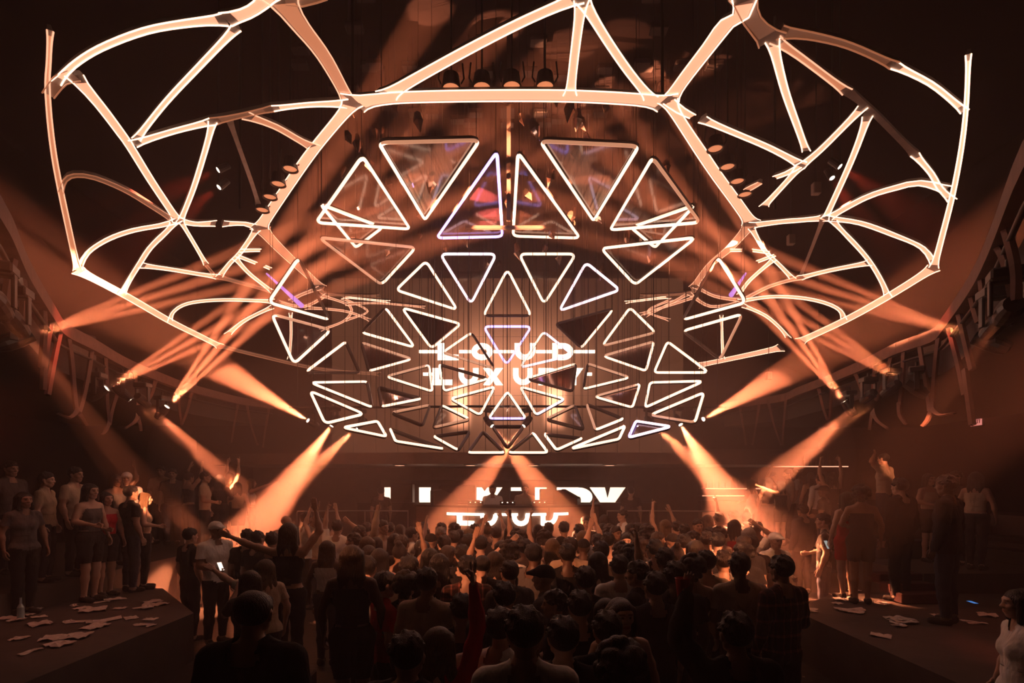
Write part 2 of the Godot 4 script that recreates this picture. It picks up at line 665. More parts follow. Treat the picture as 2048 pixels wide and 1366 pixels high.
# ------------------------------------------------------------------ screen wall, soffit, booth
func letter(ch: String, w: float, h: float, t: float) -> Array:
	# outlines of a heavy, wide capital as a list of polygons, from (0, 0) to (w, h)
	match ch:
		"L":
			return [PackedVector2Array([Vector2(0, 0), Vector2(w, 0), Vector2(w, t), Vector2(t * 1.2, t), Vector2(t * 1.2, h), Vector2(0, h)])]
		"U", "O", "D":
			var out := PackedVector2Array()
			var inn := PackedVector2Array()
			var r := w / 2.0
			if ch == "U":
				out.append(Vector2(0, h))
				for k in 13:
					var a := PI + PI * k / 12.0
					out.append(Vector2(r + cos(a) * r, minf(r, h * 0.6) + sin(a) * minf(r, h * 0.6)))
				out.append(Vector2(w, h))
				out.append(Vector2(w - t, h))
				for k in 13:
					var a := TAU - PI * k / 12.0
					out.append(Vector2(r + cos(a) * (r - t), minf(r, h * 0.6) + sin(a) * (minf(r, h * 0.6) - t)))
				out.append(Vector2(t, h))
				return [out]
			var halves := []
			for s: float in [0.0, 1.0]:
				var p := PackedVector2Array()
				if ch == "O":
					for k in 15:
						var a := PI / 2 + PI * k / 14.0 + PI * s
						p.append(Vector2(r + cos(a) * r, h / 2 + sin(a) * h / 2))
					for k in 15:
						var a := PI / 2 + PI * (14 - k) / 14.0 + PI * s
						p.append(Vector2(r + cos(a) * (r - t), h / 2 + sin(a) * (h / 2 - t)))
				elif s == 0.0:
					p = PackedVector2Array([Vector2(0, 0), Vector2(t, 0), Vector2(t, h), Vector2(0, h)])
				else:
					p.append(Vector2(t, h))
					for k in 13:
						var a := PI / 2 - PI * k / 12.0
						p.append(Vector2(w * 0.5 + cos(a) * w * 0.5, h / 2 + sin(a) * h / 2))
					p.append(Vector2(t, 0))
					p.append(Vector2(t, t))
					for k in 13:
						var a := -PI / 2 + PI * k / 12.0
						p.append(Vector2(w * 0.5 + cos(a) * (w * 0.5 - t), h / 2 + sin(a) * (h / 2 - t)))
					p.append(Vector2(t, h - t))
				halves.append(p)
			return halves
		"X":
			return [PackedVector2Array([Vector2(0, 0), Vector2(t * 1.3, 0), Vector2(w, h), Vector2(w - t * 1.3, h)]), PackedVector2Array([Vector2(w - t * 1.3, 0), Vector2(w, 0), Vector2(t * 1.3, h), Vector2(0, h)])]
		"R":
			var p := PackedVector2Array([Vector2(t, h)])
			for k in 11:
				var a := PI / 2 - PI * k / 10.0
				p.append(Vector2(w * 0.6 + cos(a) * w * 0.4, h * 0.68 + sin(a) * h * 0.32))
			p.append(Vector2(t, h * 0.36))
			p.append(Vector2(t, h * 0.36 + t * 0.8))
			for k in 11:
				var a := -PI / 2 + PI * k / 10.0
				p.append(Vector2(w * 0.6 + cos(a) * (w * 0.4 - t), h * 0.68 + sin(a) * (h * 0.32 - t * 0.8)))
			p.append(Vector2(t, h - t * 0.8))
			return [PackedVector2Array([Vector2(0, 0), Vector2(t, 0), Vector2(t, h), Vector2(0, h)]), p, PackedVector2Array([Vector2(w * 0.42, h * 0.36), Vector2(w * 0.42 + t * 1.2, h * 0.36), Vector2(w, 0), Vector2(w - t * 1.3, 0)])]
		"Y":
			return [PackedVector2Array([Vector2(w / 2 - t / 2, 0), Vector2(w / 2 + t / 2, 0), Vector2(w / 2 + t / 2, h * 0.42), Vector2(w, h), Vector2(w - t * 1.3, h), Vector2(w / 2, h * 0.62), Vector2(t * 1.3, h), Vector2(0, h), Vector2(w / 2 - t / 2, h * 0.42)])]
	return []


func word(text: String, starts: Array, w: float, h: float, t: float, at: Vector3, m: Material, parent: Node3D, bend := 0.0, below := 99.0) -> void:
	for i in text.length():
		var s := Shape.new()
		for poly in letter(text[i], w, h, t):
			for part in Geometry2D.intersect_polygons(poly, PackedVector2Array([Vector2(-9, -9), Vector2(9, -9), Vector2(9, below), Vector2(-9, below)])):
				s.prism(part, 0.03)
		for k in s.v.size():
			s.v[k] += Vector3(at.x + starts[i], at.y, at.z)
			if bend != 0.0:
				s.v[k].z -= bend * s.v[k].x * s.v[k].x
		obj("sign_letter", s.mesh(), m, parent)


func stage() -> void:
	var dark := grained("stage_black", Color(0.014, 0.011, 0.011), 0.7, 0.6)
	var brown := grained("soffit_brown", Color(0.16, 0.11, 0.09), 0.6, 0.6)
	var sign_mat := glow("sign_light", Color(1.0, 0.72, 0.52), 4.5)
	# screen wall: upright panels of a large picture wall
	var wall := base("screen_wall", Vector3(0, 0, -17.5))
	tag(wall, "large screen wall of upright panels showing the glowing two-line logo", "screen wall")
	var im := Image.create(256, 128, false, Image.FORMAT_RGB8)
	for y in 128:
		for x in 256:
			var p := Vector2((x - 127.5) / 128.0, (y - 66.0) / 64.0)
			var a := 0.035 + 0.5 * exp(-pow(p.x / 0.34, 2.0) - pow(p.y / 0.50, 2.0))
			for q in [-0.27, 0.27]:
				if p.y > 0.10 and p.y < 0.72:
					a += 1.2 * exp(-pow((p.x - q) / 0.055, 4.0)) * smoothstep(0.10, 0.3, p.y) * (1.0 - smoothstep(0.5, 0.72, p.y))
			var c := Color(a, a * 0.36, a * 0.18).linear_to_srgb()
			im.set_pixel(x, y, c)
	var pic := ImageTexture.create_from_image(im)
	var pm := mat("screen_picture", Color(0.02, 0.02, 0.02), 0.4)
	pm.emission_enabled = true
	pm.emission = Color.BLACK
	pm.emission_texture = pic
	pm.emission_operator = BaseMaterial3D.EMISSION_OP_ADD
	pm.emission_energy_multiplier = 2.6
	var count := 16
	var wide := 11.2
	var backing := place_box("backing", Vector3(-5.75, 3.35, -0.25), Vector3(5.75, 9.15, -0.06), dark, wall)
	for i in count:
		var x0 := -wide / 2 + wide * i / count + 0.012
		var x1 := -wide / 2 + wide * (i + 1) / count - 0.012
		for j in 3:
			var y0 := 3.45 + 5.6 * j / 3.0 + 0.004
			var y1 := 3.45 + 5.6 * (j + 1) / 3.0 - 0.004
			var s := Shape.new()
			var u0 := (x0 + wide / 2) / wide
			var u1 := (x1 + wide / 2) / wide
			var v0 := 1.0 - (y0 - 3.45) / 5.6
			var v1 := 1.0 - (y1 - 3.45) / 5.6
			s.quad(Vector3(x0, y0, 0), Vector3(x1, y0, 0), Vector3(x1, y1, 0), Vector3(x0, y1, 0), Vector3(0, 0, 1), PackedVector2Array([Vector2(u0, v0), Vector2(u1, v0), Vector2(u1, v1), Vector2(u0, v1)]))
			var edge := PackedVector2Array([Vector2(u0, v0), Vector2(u0, v0), Vector2(u0, v0), Vector2(u0, v0)])
			s.quad(Vector3(x0, y0, 0), Vector3(x0, y1, 0), Vector3(x0, y1, -0.05), Vector3(x0, y0, -0.05), Vector3(-1, 0, 0), edge)
			s.quad(Vector3(x1, y0, 0), Vector3(x1, y1, 0), Vector3(x1, y1, -0.05), Vector3(x1, y0, -0.05), Vector3(1, 0, 0), edge)
			obj("screen_panel", s.mesh(), pm, wall)
	var k := 17.45 / 1100.0
	var a0 := func(x: float, y: float) -> Vector3: return Vector3((x - 1015.0) * k, EYE.y + (968.0 - y) * k, 0.02)
	var m1: Vector3 = a0.call(1015, 720)
	word("LOUD", [-140 * k, -72 * k, 14 * k, 90 * k], 42 * k, 34 * k, 11 * k, Vector3(0, m1.y, 0.02), sign_mat, wall)
	var m2: Vector3 = a0.call(1015, 770)
	word("LUXURY", [-150 * k, -98 * k, -49 * k, 11 * k, 62 * k, 112 * k], 40 * k, 34 * k, 11 * k, Vector3(0, m2.y, 0.02), sign_mat, wall)
	for l in [[838, 874, 703], [918, 942, 703], [986, 1028, 703], [1072, 1104, 703], [1148, 1190, 703], [846, 864, 748], [1172, 1184, 748]]:
		var p: Vector3 = a0.call(l[0], l[2] + 3)
		var q: Vector3 = a0.call(l[1], l[2] - 3)
		place_box("sign_bar", Vector3(p.x, p.y, 0.02), Vector3(q.x, q.y, 0.05), sign_mat, wall)
	# soffit over the stage
	var so := struct("soffit", null, brown, "brown soffit slab over the stage, curved front edge")
	var sp := PackedVector2Array()
	for i in 17:
		var x := -8.0 + i
		sp.append(Vector2(x, -14.2 - 0.012 * x * x))
	sp.append(Vector2(8, -17.6))
	sp.append(Vector2(-8, -17.6))
	var ss := Shape.new()
	ss.prism(sp, 0.3, Transform3D(Basis(Vector3(1, 0, 0), Vector3(0, 0, 1), Vector3(0, 1, 0)), Vector3(0, 3.02, 0)))
	so.mesh = ss.mesh()
	var lamp := glow("downlight_glow", CREAM, 3.0)
	for d in [[-2.85, "round downlight in the soffit, left one"], [-0.98, "round downlight in the soffit left of centre"], [0.68, "round downlight in the soffit right of centre"], [2.7, "round downlight in the soffit, right one"]]:
		var r := base("downlight", Vector3(d[0], 3.0, -14.55))
		tag(r, d[1], "downlight", "soffit downlights")
		var s1 := Shape.new()
		s1.lathe([Vector2(0.0, 0.0), Vector2(0.16, -0.01), Vector2(0.19, 0.0), Vector2(0.19, 0.02)], 16)
		obj("trim", s1.mesh(), mat("black_steel", Color(0.012, 0.011, 0.012)), r)
		var s2 := Shape.new()
		s2.lathe([Vector2(0.0, -0.02), Vector2(0.13, -0.014)], 16)
		obj("lamp_lens", s2.mesh(), lamp, r)
		spot("downlight_beam", Vector3(d[0], 2.96, -14.55), Vector3(d[0], 0, -14.4), 40, 0.6, WARM, 1.2, 0.1)
	# stage and booth
	struct("stage_floor", null, dark, "low black stage behind the booth")
	get_node("stage_floor").mesh = box_mesh(Vector3(12.0, 0.7, 3.75), 0.02)
	get_node("stage_floor").position = Vector3(0, 0.35, -15.65)
	struct("alcove_wall", null, brown, "brown wall behind the stage")
	get_node("alcove_wall").mesh = box_mesh(Vector3(16.0, 3.0, 0.2))
	get_node("alcove_wall").position = Vector3(0, 1.5, -17.4)
	var sc := base("stage_screen", Vector3(0, 0, -16.2))
	tag(sc, "wide low screen behind the booth showing the band's second word", "screen")
	place_box("housing", Vector3(-3.75, 1.15, -0.15), Vector3(3.75, 2.62, 0.0), dark, sc, 0.02)
	word("LUXURY", [-3.62, -2.6, -1.2, 0.1, 1.45, 2.42], 1.05, 0.88, 0.34, Vector3(0, 1.52, 0.0), glow("stage_screen_light", Color(1.0, 0.72, 0.52), 2.6), sc)
	place_box("leg", Vector3(-3.4, 0.7, -0.12), Vector3(-3.2, 1.16, -0.03), dark, sc)
	place_box("leg", Vector3(3.2, 0.7, -0.12), Vector3(3.4, 1.16, -0.03), dark, sc)
	for g in [[-3.0, 0.62, 2.5, "black equipment rack on stage before the first letter"], [-1.42, 1.05, 2.47, "wide black equipment rack on stage left of the players"], [0.28, 0.42, 2.3, "narrow black equipment rack between the two disc jockeys"], [1.15, 0.45, 2.36, "black equipment rack right of the disc jockeys"]]:
		var r := base("equipment_rack", Vector3(g[0], 0.7, -15.75))
		tag(r, g[3], "rack")
		obj("cabinet", box_mesh(Vector3(g[1], g[2] - 0.7, 0.4), 0.02), dark, r).position = Vector3(0, (g[2] - 0.7) / 2, 0)
		for i in 3:
			obj("front_panel", box_mesh(Vector3(g[1] * 0.86, 0.3, 0.02), 0.008), mat("rack_panel", Color(0.03, 0.027, 0.027), 0.4, 0.4), r).position = Vector3(0, 0.45 + 0.38 * i, 0.205)
	var ledge := base("stage_ledge", Vector3(0, 0.7, -15.45))
	tag(ledge, "long dark ledge hiding the lower half of the stage screen", "ledge")
	place_box("front", Vector3(-4.2, 0, -0.05), Vector3(4.2, 1.24, 0.05), dark, ledge)
	place_box("top", Vector3(-4.2, 1.24, -0.12), Vector3(4.2, 1.28, 0.12), dark, ledge)
	area_light("stage_screen_wash", Vector3(0, 2.0, -16.1), Vector3(0, 1.9, -8), Vector2(6.5, 0.7), CREAM, 1.2)
	var booth := base("dj_booth", Vector3(0, 0, -12.6))
	tag(booth, "curved booth with the glowing logo across its front", "booth")
	var bp := PackedVector2Array()
	for i in 13:
		var x := -2.25 + 4.5 * i / 12.0
		bp.append(Vector2(x, -0.19 * x * x))
	for i in 13:
		var x := 2.25 - 4.5 * i / 12.0
		bp.append(Vector2(x, -0.19 * x * x - 0.12))
	var turn := Basis(Vector3(1, 0, 0), Vector3(0, 0, 1), Vector3(0, 1, 0))
	var f := Shape.new()
	f.prism(bp, 1.95, Transform3D(turn, Vector3.ZERO))
	obj("front", f.mesh(), grained("booth_front", Color(0.20, 0.13, 0.10), 0.35, 0.8), booth)
	var tp := PackedVector2Array()
	for i in 13:
		var x := -2.35 + 4.7 * i / 12.0
		tp.append(Vector2(x, -0.19 * x * x + 0.05))
	for i in 13:
		var x := 2.35 - 4.7 * i / 12.0
		tp.append(Vector2(x, -0.19 * x * x - 0.75))
	var t := Shape.new()
	t.prism(tp, 0.05, Transform3D(turn, Vector3(0, 1.95, 0)))
	obj("top", t.mesh(), dark, booth)
	for x in [-0.92, 0.96]:
		place_box("front_seam", Vector3(x - 0.008, 1.0, -0.19 * x * x), Vector3(x + 0.008, 1.95, -0.19 * x * x + 0.05), dark, booth)
	var kb := 12.6 / 1100.0
	word("LOUD", [-103 * kb, -55 * kb, 9 * kb, 67 * kb], 36 * kb, 46 * kb, 9.5 * kb, Vector3(0, EYE.y - 84 * kb, 0.02), sign_mat, booth, 0.19, 23 * kb)
	var line := Shape.new()
	for i in 48:
		var xa := -1.43 + 2.86 * i / 48.0
		var xb := -1.43 + 2.86 * (i + 1) / 48.0
		var px := (xa + xb) / 2.0 / kb
		if (px > -45.5 and px < -28.5) or (px > 18.5 and px < 35.5) or (px > 76.5 and px < 93.0):
			continue
		var za := -0.19 * xa * xa + 0.06
		var zb := -0.19 * xb * xb + 0.06
		var y0 := EYE.y - 63.5 * kb
		var y1 := EYE.y - 58.5 * kb
		line.quad(Vector3(xa, y0, za), Vector3(xb, y0, zb), Vector3(xb, y1, zb), Vector3(xa, y1, za), Vector3(0, 0, 1))
		line.quad(Vector3(xa, y1, za), Vector3(xb, y1, zb), Vector3(xb, y1, zb - 0.03), Vector3(xa, y1, za - 0.03), Vector3.UP)
		line.quad(Vector3(xa, y0, za), Vector3(xb, y0, zb), Vector3(xb, y0, zb - 0.03), Vector3(xa, y0, za - 0.03), Vector3.DOWN)
	obj("sign_bar", line.mesh(), sign_mat, booth)
	# decks, mixer and monitors on the booth
	var steel := mat("deck_black", Color(0.02, 0.02, 0.022), 0.35, 0.3)
	for d in [[-0.75, "media player on the booth, left of the mixer"], [0.0, "mixer in the middle of the booth"], [0.75, "media player on the booth, right of the mixer"]]:
		var r := base("media_player", Vector3(d[0], 2.0, -12.95 - 0.19 * d[0] * d[0]))
		tag(r, d[1], "player", "players on the booth")
		obj("body", box_mesh(Vector3(0.36, 0.10, 0.34), 0.01), steel, r).position = Vector3(0, 0.05, 0)
		for i in 3:
			obj("indicator_light", box_mesh(Vector3(0.025, 0.02, 0.01)), sign_mat, r).position = Vector3(-0.12 + 0.12 * i, 0.07, 0.175)
		var j := Shape.new()
		j.lathe([Vector2(0.11, 0.0), Vector2(0.10, 0.02), Vector2(0.0, 0.022)], 16)
		obj("jog_wheel", j.mesh(), mat("black_steel", Color(0.012, 0.011, 0.012)), r).position = Vector3(0, 0.1, 0)
	for d in [[-1.55, 0.35, "sloping monitor speaker at the left end of the booth"], [1.45, -0.35, "sloping monitor speaker at the right end of the booth"]]:
		var r := base("monitor_speaker", Vector3(d[0], 2.0, -13.0 - 0.19 * d[0] * d[0]), d[1])
		tag(r, d[2], "speaker")
		var s := Shape.new()
		s.prism(PackedVector2Array([Vector2(-0.3, 0), Vector2(0.3, 0), Vector2(0.3, 0.14), Vector2(-0.1, 0.36), Vector2(-0.3, 0.34)]), 0.4, Transform3D(Basis(), Vector3(0, 0, -0.2)))
		obj("cabinet", s.mesh(), steel, r)
		obj("grille", box_mesh(Vector3(0.44, 0.02, 0.36)), mat("grille_mesh", Color(0.03, 0.03, 0.03), 0.4, 0.6), r).transform = Transform3D(Basis(Vector3(0, 0, 1), -0.5), Vector3(0.1, 0.26, 0))
	# rails at both sides of the booth
	for sd in [-1.0, 1.0]:
		var r := base("guard_rail", Vector3(sd * 2.5, 0, -12.9))
		tag(r, "steel guard rail %s of the booth" % ("left" if sd < 0 else "right"), "rail")
		var s := Shape.new()
		s.tube(PackedVector3Array([Vector3(0, 1.82, -0.9), Vector3(sd * 1.0, 1.84, -0.6), Vector3(sd * 2.4, 1.86, 0.1)]), 0.02, 6)
		obj("rail", s.mesh(), mat("rail_steel", Color(0.35, 0.3, 0.28), 0.35, 0.8), r)
		for q in [Vector3(0, 0, -0.9), Vector3(sd * 1.0, 0, -0.6), Vector3(sd * 2.4, 0, 0.1)]:
			var u := Shape.new()
			u.tube(PackedVector3Array([q, q + Vector3(0, 1.84, 0)]), 0.016, 6)
			obj("post", u.mesh(), mat("rail_steel", Color(0.35, 0.3, 0.28)), r)


# ------------------------------------------------------------------ hanging array of triangle lights
func triangles() -> void:
	var glows := {"b": glow("tube_bright", Color(1.0, 0.60, 0.40), 2.6), "d": glow("tube_dim", Color(1.0, 0.42, 0.22), 0.55), "k": mat("tube_off", Color(0.05, 0.03, 0.028), 0.4), "v": glow("tube_violet", Color(0.48, 0.34, 1.0), 3.0), "w": glow("tube_ice", Color(1.0, 0.68, 0.80), 2.4)}
	var housing := mat("tube_housing", Color(0.018, 0.014, 0.014), 0.5, 0.3)
	var panes := {"c": pane("clear_film", Color(0.08, 0.05, 0.05), 0.05), "m": mat("mirror_film", Color(0.45, 0.32, 0.30), 0.08, 1.0), "t": pane("smoked_film", Color(0.05, 0.02, 0.04), 0.35)}
	var wire := mat("black_steel", Color(0.012, 0.011, 0.012))
	var counted := 0
	var rig := base("winch_rig")
	tag(rig, "ceiling winches with thin black cables holding the triangle array", "rigging")
	var winch := box_mesh(Vector3(0.3, 0.09, 0.2), 0.01)
	for t in TRIANGLES:
		var c := [t[0], t[1], t[2]]
		var mid: Vector3 = (c[0] + c[1] + c[2]) / 3.0
		var n: Vector3 = ((c[1] - c[0]) as Vector3).cross(c[2] - c[0]).normalized()
		if n.dot(EYE - mid) < 0.0:
			n = -n
		var root := base("triangle_light", mid)
		tag(root, t[5], "triangle light", "triangle lights of the hanging array")
		var loop := [[], [], []]     # points of each edge: half a corner, the straight, half a corner
		var whole := PackedVector3Array()
		var arcs := []
		for i in 3:
			var p: Vector3 = c[i] - mid
			var a: Vector3 = (c[(i + 2) % 3] - c[i])
			var b: Vector3 = (c[(i + 1) % 3] - c[i])
			var r := minf(0.14, minf(a.length(), b.length()) * 0.13)
			var q0 := p + a.normalized() * r
			var q1 := p + b.normalized() * r
			var arc := []
			for k in 7:
				var s := k / 6.0
				arc.append(q0 * (1 - s) * (1 - s) + p * 2 * s * (1 - s) + q1 * s * s)
			arcs.append(arc)
		for i in 3:
			for k in range(3, 7):
				loop[i].append(arcs[i][k])
			for k in range(0, 4):
				loop[i].append(arcs[(i + 1) % 3][k])
			for k in 7:
				whole.append(arcs[i][k] - n * 0.035)
		var frame := Shape.new()
		frame.tube(whole, 0.028, 6, true)
		obj("frame", frame.mesh(), housing, root)
		for i in 3:
			var s := Shape.new()
			s.tube(PackedVector3Array(loop[i]), 0.026, 6)
			obj("light_tube", s.mesh(), glows[t[3][i]], root)
		var f := Shape.new()
		for i in range(1, whole.size() - 1):
			f.tri(whole[0], whole[i], whole[i + 1], n)
		if t[4] != "o":
			obj("film_panel", f.mesh(), panes[t[4]], root)
		for i in 3:
			var p: Vector3 = arcs[i][3] + mid - n * 0.035
			var s := Shape.new()
			s.tube(PackedVector3Array([p + Vector3(0, 0.02, 0), Vector3(p.x, 10.42, p.z)]), 0.0045, 4)
			obj("cable", s.mesh(), wire, rig)
		var wb := obj("winch", winch, wire, rig)
		wb.position = Vector3(mid.x, 10.44, mid.z)
		var col: Color = VIOLET if t[3][0] == "v" else ICE if t[3][0] == "w" else CREAM
		var lit := 0
		for ch in t[3]:
			lit += 1 if ch in "bvw" else 0
		if lit > 1 and counted % 2 == 0:
			omni("triangle_glow", mid + arcs[0][3] + n * 0.03, col, 0.045 * lit, 0.012)
		counted += 1


# ------------------------------------------------------------------ moving heads and their beams
func beam_fixtures() -> void:
	var black := mat("lamp_black", Color(0.015, 0.014, 0.015), 0.45)
	var lens := glow("lens_glow", Color(1.0, 0.72, 0.5), 14.0)
	var yoke := Shape.new()
	for s in [-1.0, 1.0]:
		yoke.box(Vector3(0.025, 0.26, 0.07), Transform3D(Basis(), Vector3(s * 0.105, -0.17, 0)), 0.006)
	yoke.box(Vector3(0.235, 0.03, 0.08), Transform3D(Basis(), Vector3(0, -0.045, 0)), 0.006)
	var foot := Shape.new()
	foot.box(Vector3(0.24, 0.09, 0.2), Transform3D(), 0.015)
	foot.tube(PackedVector3Array([Vector3(0, 0.04, 0), Vector3(0, 0.12, 0)]), 0.02, 6)
	var head := Shape.new()
	head.lathe([Vector2(0, -0.17), Vector2(0.065, -0.16), Vector2(0.085, -0.08), Vector2(0.085, 0.03), Vector2(0.07, 0.12), Vector2(0.068, 0.16), Vector2(0.055, 0.162), Vector2(0.055, 0.14), Vector2(0.0, 0.14)], 14)
	var eye := Shape.new()
	eye.lathe([Vector2(0.05, 0.146), Vector2(0.03, 0.156), Vector2(0.0, 0.16)], 14)
	var ym := yoke.mesh()
	var fm := foot.mesh()
	var hm := head.mesh()
	var em := eye.mesh()
	for b in BEAMS:
		var at: Vector3 = b[0]
		var dir: Vector3 = (b[1] - b[0]).normalized()
		var pivot := at - dir * 0.17
		var root := base("moving_head_lamp", pivot + Vector3(0, 0.28, 0), atan2(dir.x, dir.z))
		tag(root, b[5], "stage lamp", "moving head lamps")
		obj("foot", fm, black, root)
		obj("yoke", ym, black, root)
		var h := obj("head", hm, black, root)
		var y := dir
		var x := Vector3.UP.cross(y).normalized()
		h.transform = root.transform.affine_inverse() * Transform3D(Basis(x, y, x.cross(y)), pivot)
		obj("lamp_lens", em, lens, h)
		var src := at + dir * 0.01
		if b[4] == 1:
			spot("beam", src, src + dir, b[2], 0.55, WARM, BEAM * b[3], 0.035)
		else:
			# a prism splits the lamp into separate fingers of light
			var side := dir.cross((EYE - at).normalized()).normalized()
			for k in 3:
				var d := (dir + side * tan(deg_to_rad(b[2])) * (k - 1.0) * 0.8).normalized()
				spot("beam", src, src + d, b[2] * 0.30, 0.45, WARM, BEAM * b[3] * [3.0, 4.2, 3.4][k], 0.03)
	# a pipe across the stage front carries the lamps there
	var pipe := base("lamp_pipe")
	tag(pipe, "black pipe across the stage front carrying lamps", "pipe")
	for z in [-13.1]:
		var s := Shape.new()
		s.tube(PackedVector3Array([Vector3(-5.2, 4.33, z), Vector3(-3.2, 4.33, z), Vector3(-0.8, 4.38, z - 0.22), Vector3(0.8, 4.38, z - 0.22), Vector3(3.2, 4.33, z), Vector3(5.2, 4.33, z)]), 0.03, 8)
		obj("bar", s.mesh(), black, pipe)
		for x in [-5.0, -2.5, 2.5, 5.0]:
			var u := Shape.new()
			u.tube(PackedVector3Array([Vector3(x, 4.35, z), Vector3(x, 10.5, z)]), 0.008, 5)
			obj("drop_wire", u.mesh(), black, pipe)
	for r in RED_BEAMS:
		var root := base("red_par_lamp", r[0])
		tag(root, r[2], "stage lamp", "small red lamps under the canopy")
		var d: Vector3 = r[1].normalized()
		var x := Vector3.UP.cross(d).normalized()
		var c := Shape.new()
		c.lathe([Vector2(0, -0.2), Vector2(0.05, -0.19), Vector2(0.055, -0.02), Vector2(0.06, 0.0), Vector2(0.05, 0.0), Vector2(0.0, -0.01)], 12)
		var can := obj("can", c.mesh(), black, root)
		can.basis = Basis(x, d, x.cross(d))
		var g := Shape.new()
		g.lathe([Vector2(0.046, -0.005), Vector2(0.0, 0.008)], 12)
		obj("lamp_lens", g.mesh(), lens, can)
		var s := Shape.new()
		s.tube(PackedVector3Array([Vector3(0, 0.02, 0), Vector3(0, 10.5 - r[0].y, 0)]), 0.012, 5)
		obj("stem", s.mesh(), black, root)
		spot("red_beam", r[0] + d * 0.02, r[0] + d, 13, 0.9, Color(1.0, 0.12, 0.06), 26.0, 0.03)


# ------------------------------------------------------------------ fittings inside the ring
func ceiling_fittings() -> void:
	var black := mat("lamp_black", Color(0.015, 0.014, 0.015))
	var face := glow("par_face", WARM, 0.8, Color(0.5, 0.4, 0.35))
	var can := Shape.new()
	can.lathe([Vector2(0, 0.17), Vector2(0.09, 0.16), Vector2(0.11, 0.02), Vector2(0.118, 0.0), Vector2(0.1, 0.0), Vector2(0.095, 0.03), Vector2(0.0, 0.035)], 16)
	var cm := can.mesh()
	var lens := Shape.new()
	lens.lathe([Vector2(0.094, 0.022), Vector2(0.05, 0.012), Vector2(0.0, 0.01)], 16)
	var lm := lens.mesh()
	for p in PARS:
		var root := base("par_can_lamp", p[0])
		tag(root, p[1], "lamp", "round cans along the lattice ring")
		obj("can", cm, black, root)
		obj("lamp_lens", lm, face, root)
		for s in [-1.0, 1.0]:
			var e := Shape.new()
			e.tube(PackedVector3Array([Vector3(s * 0.115, 0.06, 0), Vector3(s * 0.15, 0.12, 0), Vector3(s * 0.13, 0.3, 0)]), 0.01, 5)
			obj("bracket", e.mesh(), black, root)
		var st := Shape.new()
		st.tube(PackedVector3Array([Vector3(0, 0.16, 0), Vector3(0, 10.5 - p[0].y, 0)]), 0.012, 5)
		obj("stem", st.mesh(), black, root)
		spot("par_beam", p[0] + Vector3(0, 0.005, 0), p[2], 15, 0.9, WARM, p[3], 0.05)
	# a tall square post and crystals hanging in the drum
	var post := base("drum_post", Vector3(0.02, 0, -9.6))
	tag(post, "thin dark post hanging in the middle of the drum", "post")
	place_box("shaft", Vector3(-0.035, 7.1, -0.035), Vector3(0.035, 10.5, 0.035), mat("post_brown", Color(0.06, 0.045, 0.04), 0.6), post)
	place_box("cross_bar", Vector3(-0.75, 6.95, -0.03), Vector3(0.75, 7.0, 0.03), mat("post_brown", Color(0.06, 0.045, 0.04)), post)
	var gem := mat("crystal", Color(0.75, 0.6, 0.52), 0.06, 0.9)
	var forms := []
	for k in 3:
		var g := Shape.new()
		var h := 0.16 + 0.05 * k
		g.lathe([Vector2(0, -h), Vector2(0.07 + 0.012 * k, -h * 0.2), Vector2(0.045, h * 0.45), Vector2(0, h * 0.6)], 4 + k)
		forms.append(g.mesh())
	for i in 64:
		var a := rng.randf_range(0.0, TAU)
		var r := sqrt(rng.randf()) * 3.6
		var p := AXIS + Vector3(cos(a) * r, 0, sin(a) * r * 0.8 + 0.4)
		p.y = rng.randf_range(7.25, 9.4)
		var root := base("crystal_pendant", p, rng.randf() * TAU)
		tag(root, "small faceted crystal hanging on a wire inside the drum", "crystal", "crystals hanging in the drum")
		var c := obj("crystal", forms[i % 3], gem, root)
		c.rotation = Vector3(rng.randf_range(-0.5, 0.5), 0, rng.randf_range(-0.5, 0.5))
		var w := Shape.new()
		w.tube(PackedVector3Array([Vector3(0, 0.05, 0), Vector3(0, 10.5 - p.y, 0)]), 0.003, 4)
		obj("wire", w.mesh(), mat("black_steel", Color(0.012, 0.011, 0.012)), root)


# ------------------------------------------------------------------ raised decks, podiums, steps
func deck(called: String, label: String, poly: Array, h: float, m: Material) -> void:
	var s := Shape.new()
	s.prism(PackedVector2Array(poly), h, Transform3D(Basis(Vector3(1, 0, 0), Vector3(0, 0, 1), Vector3(0, 1, 0)), Vector3.ZERO))
	struct(called, s.mesh(), m, label)


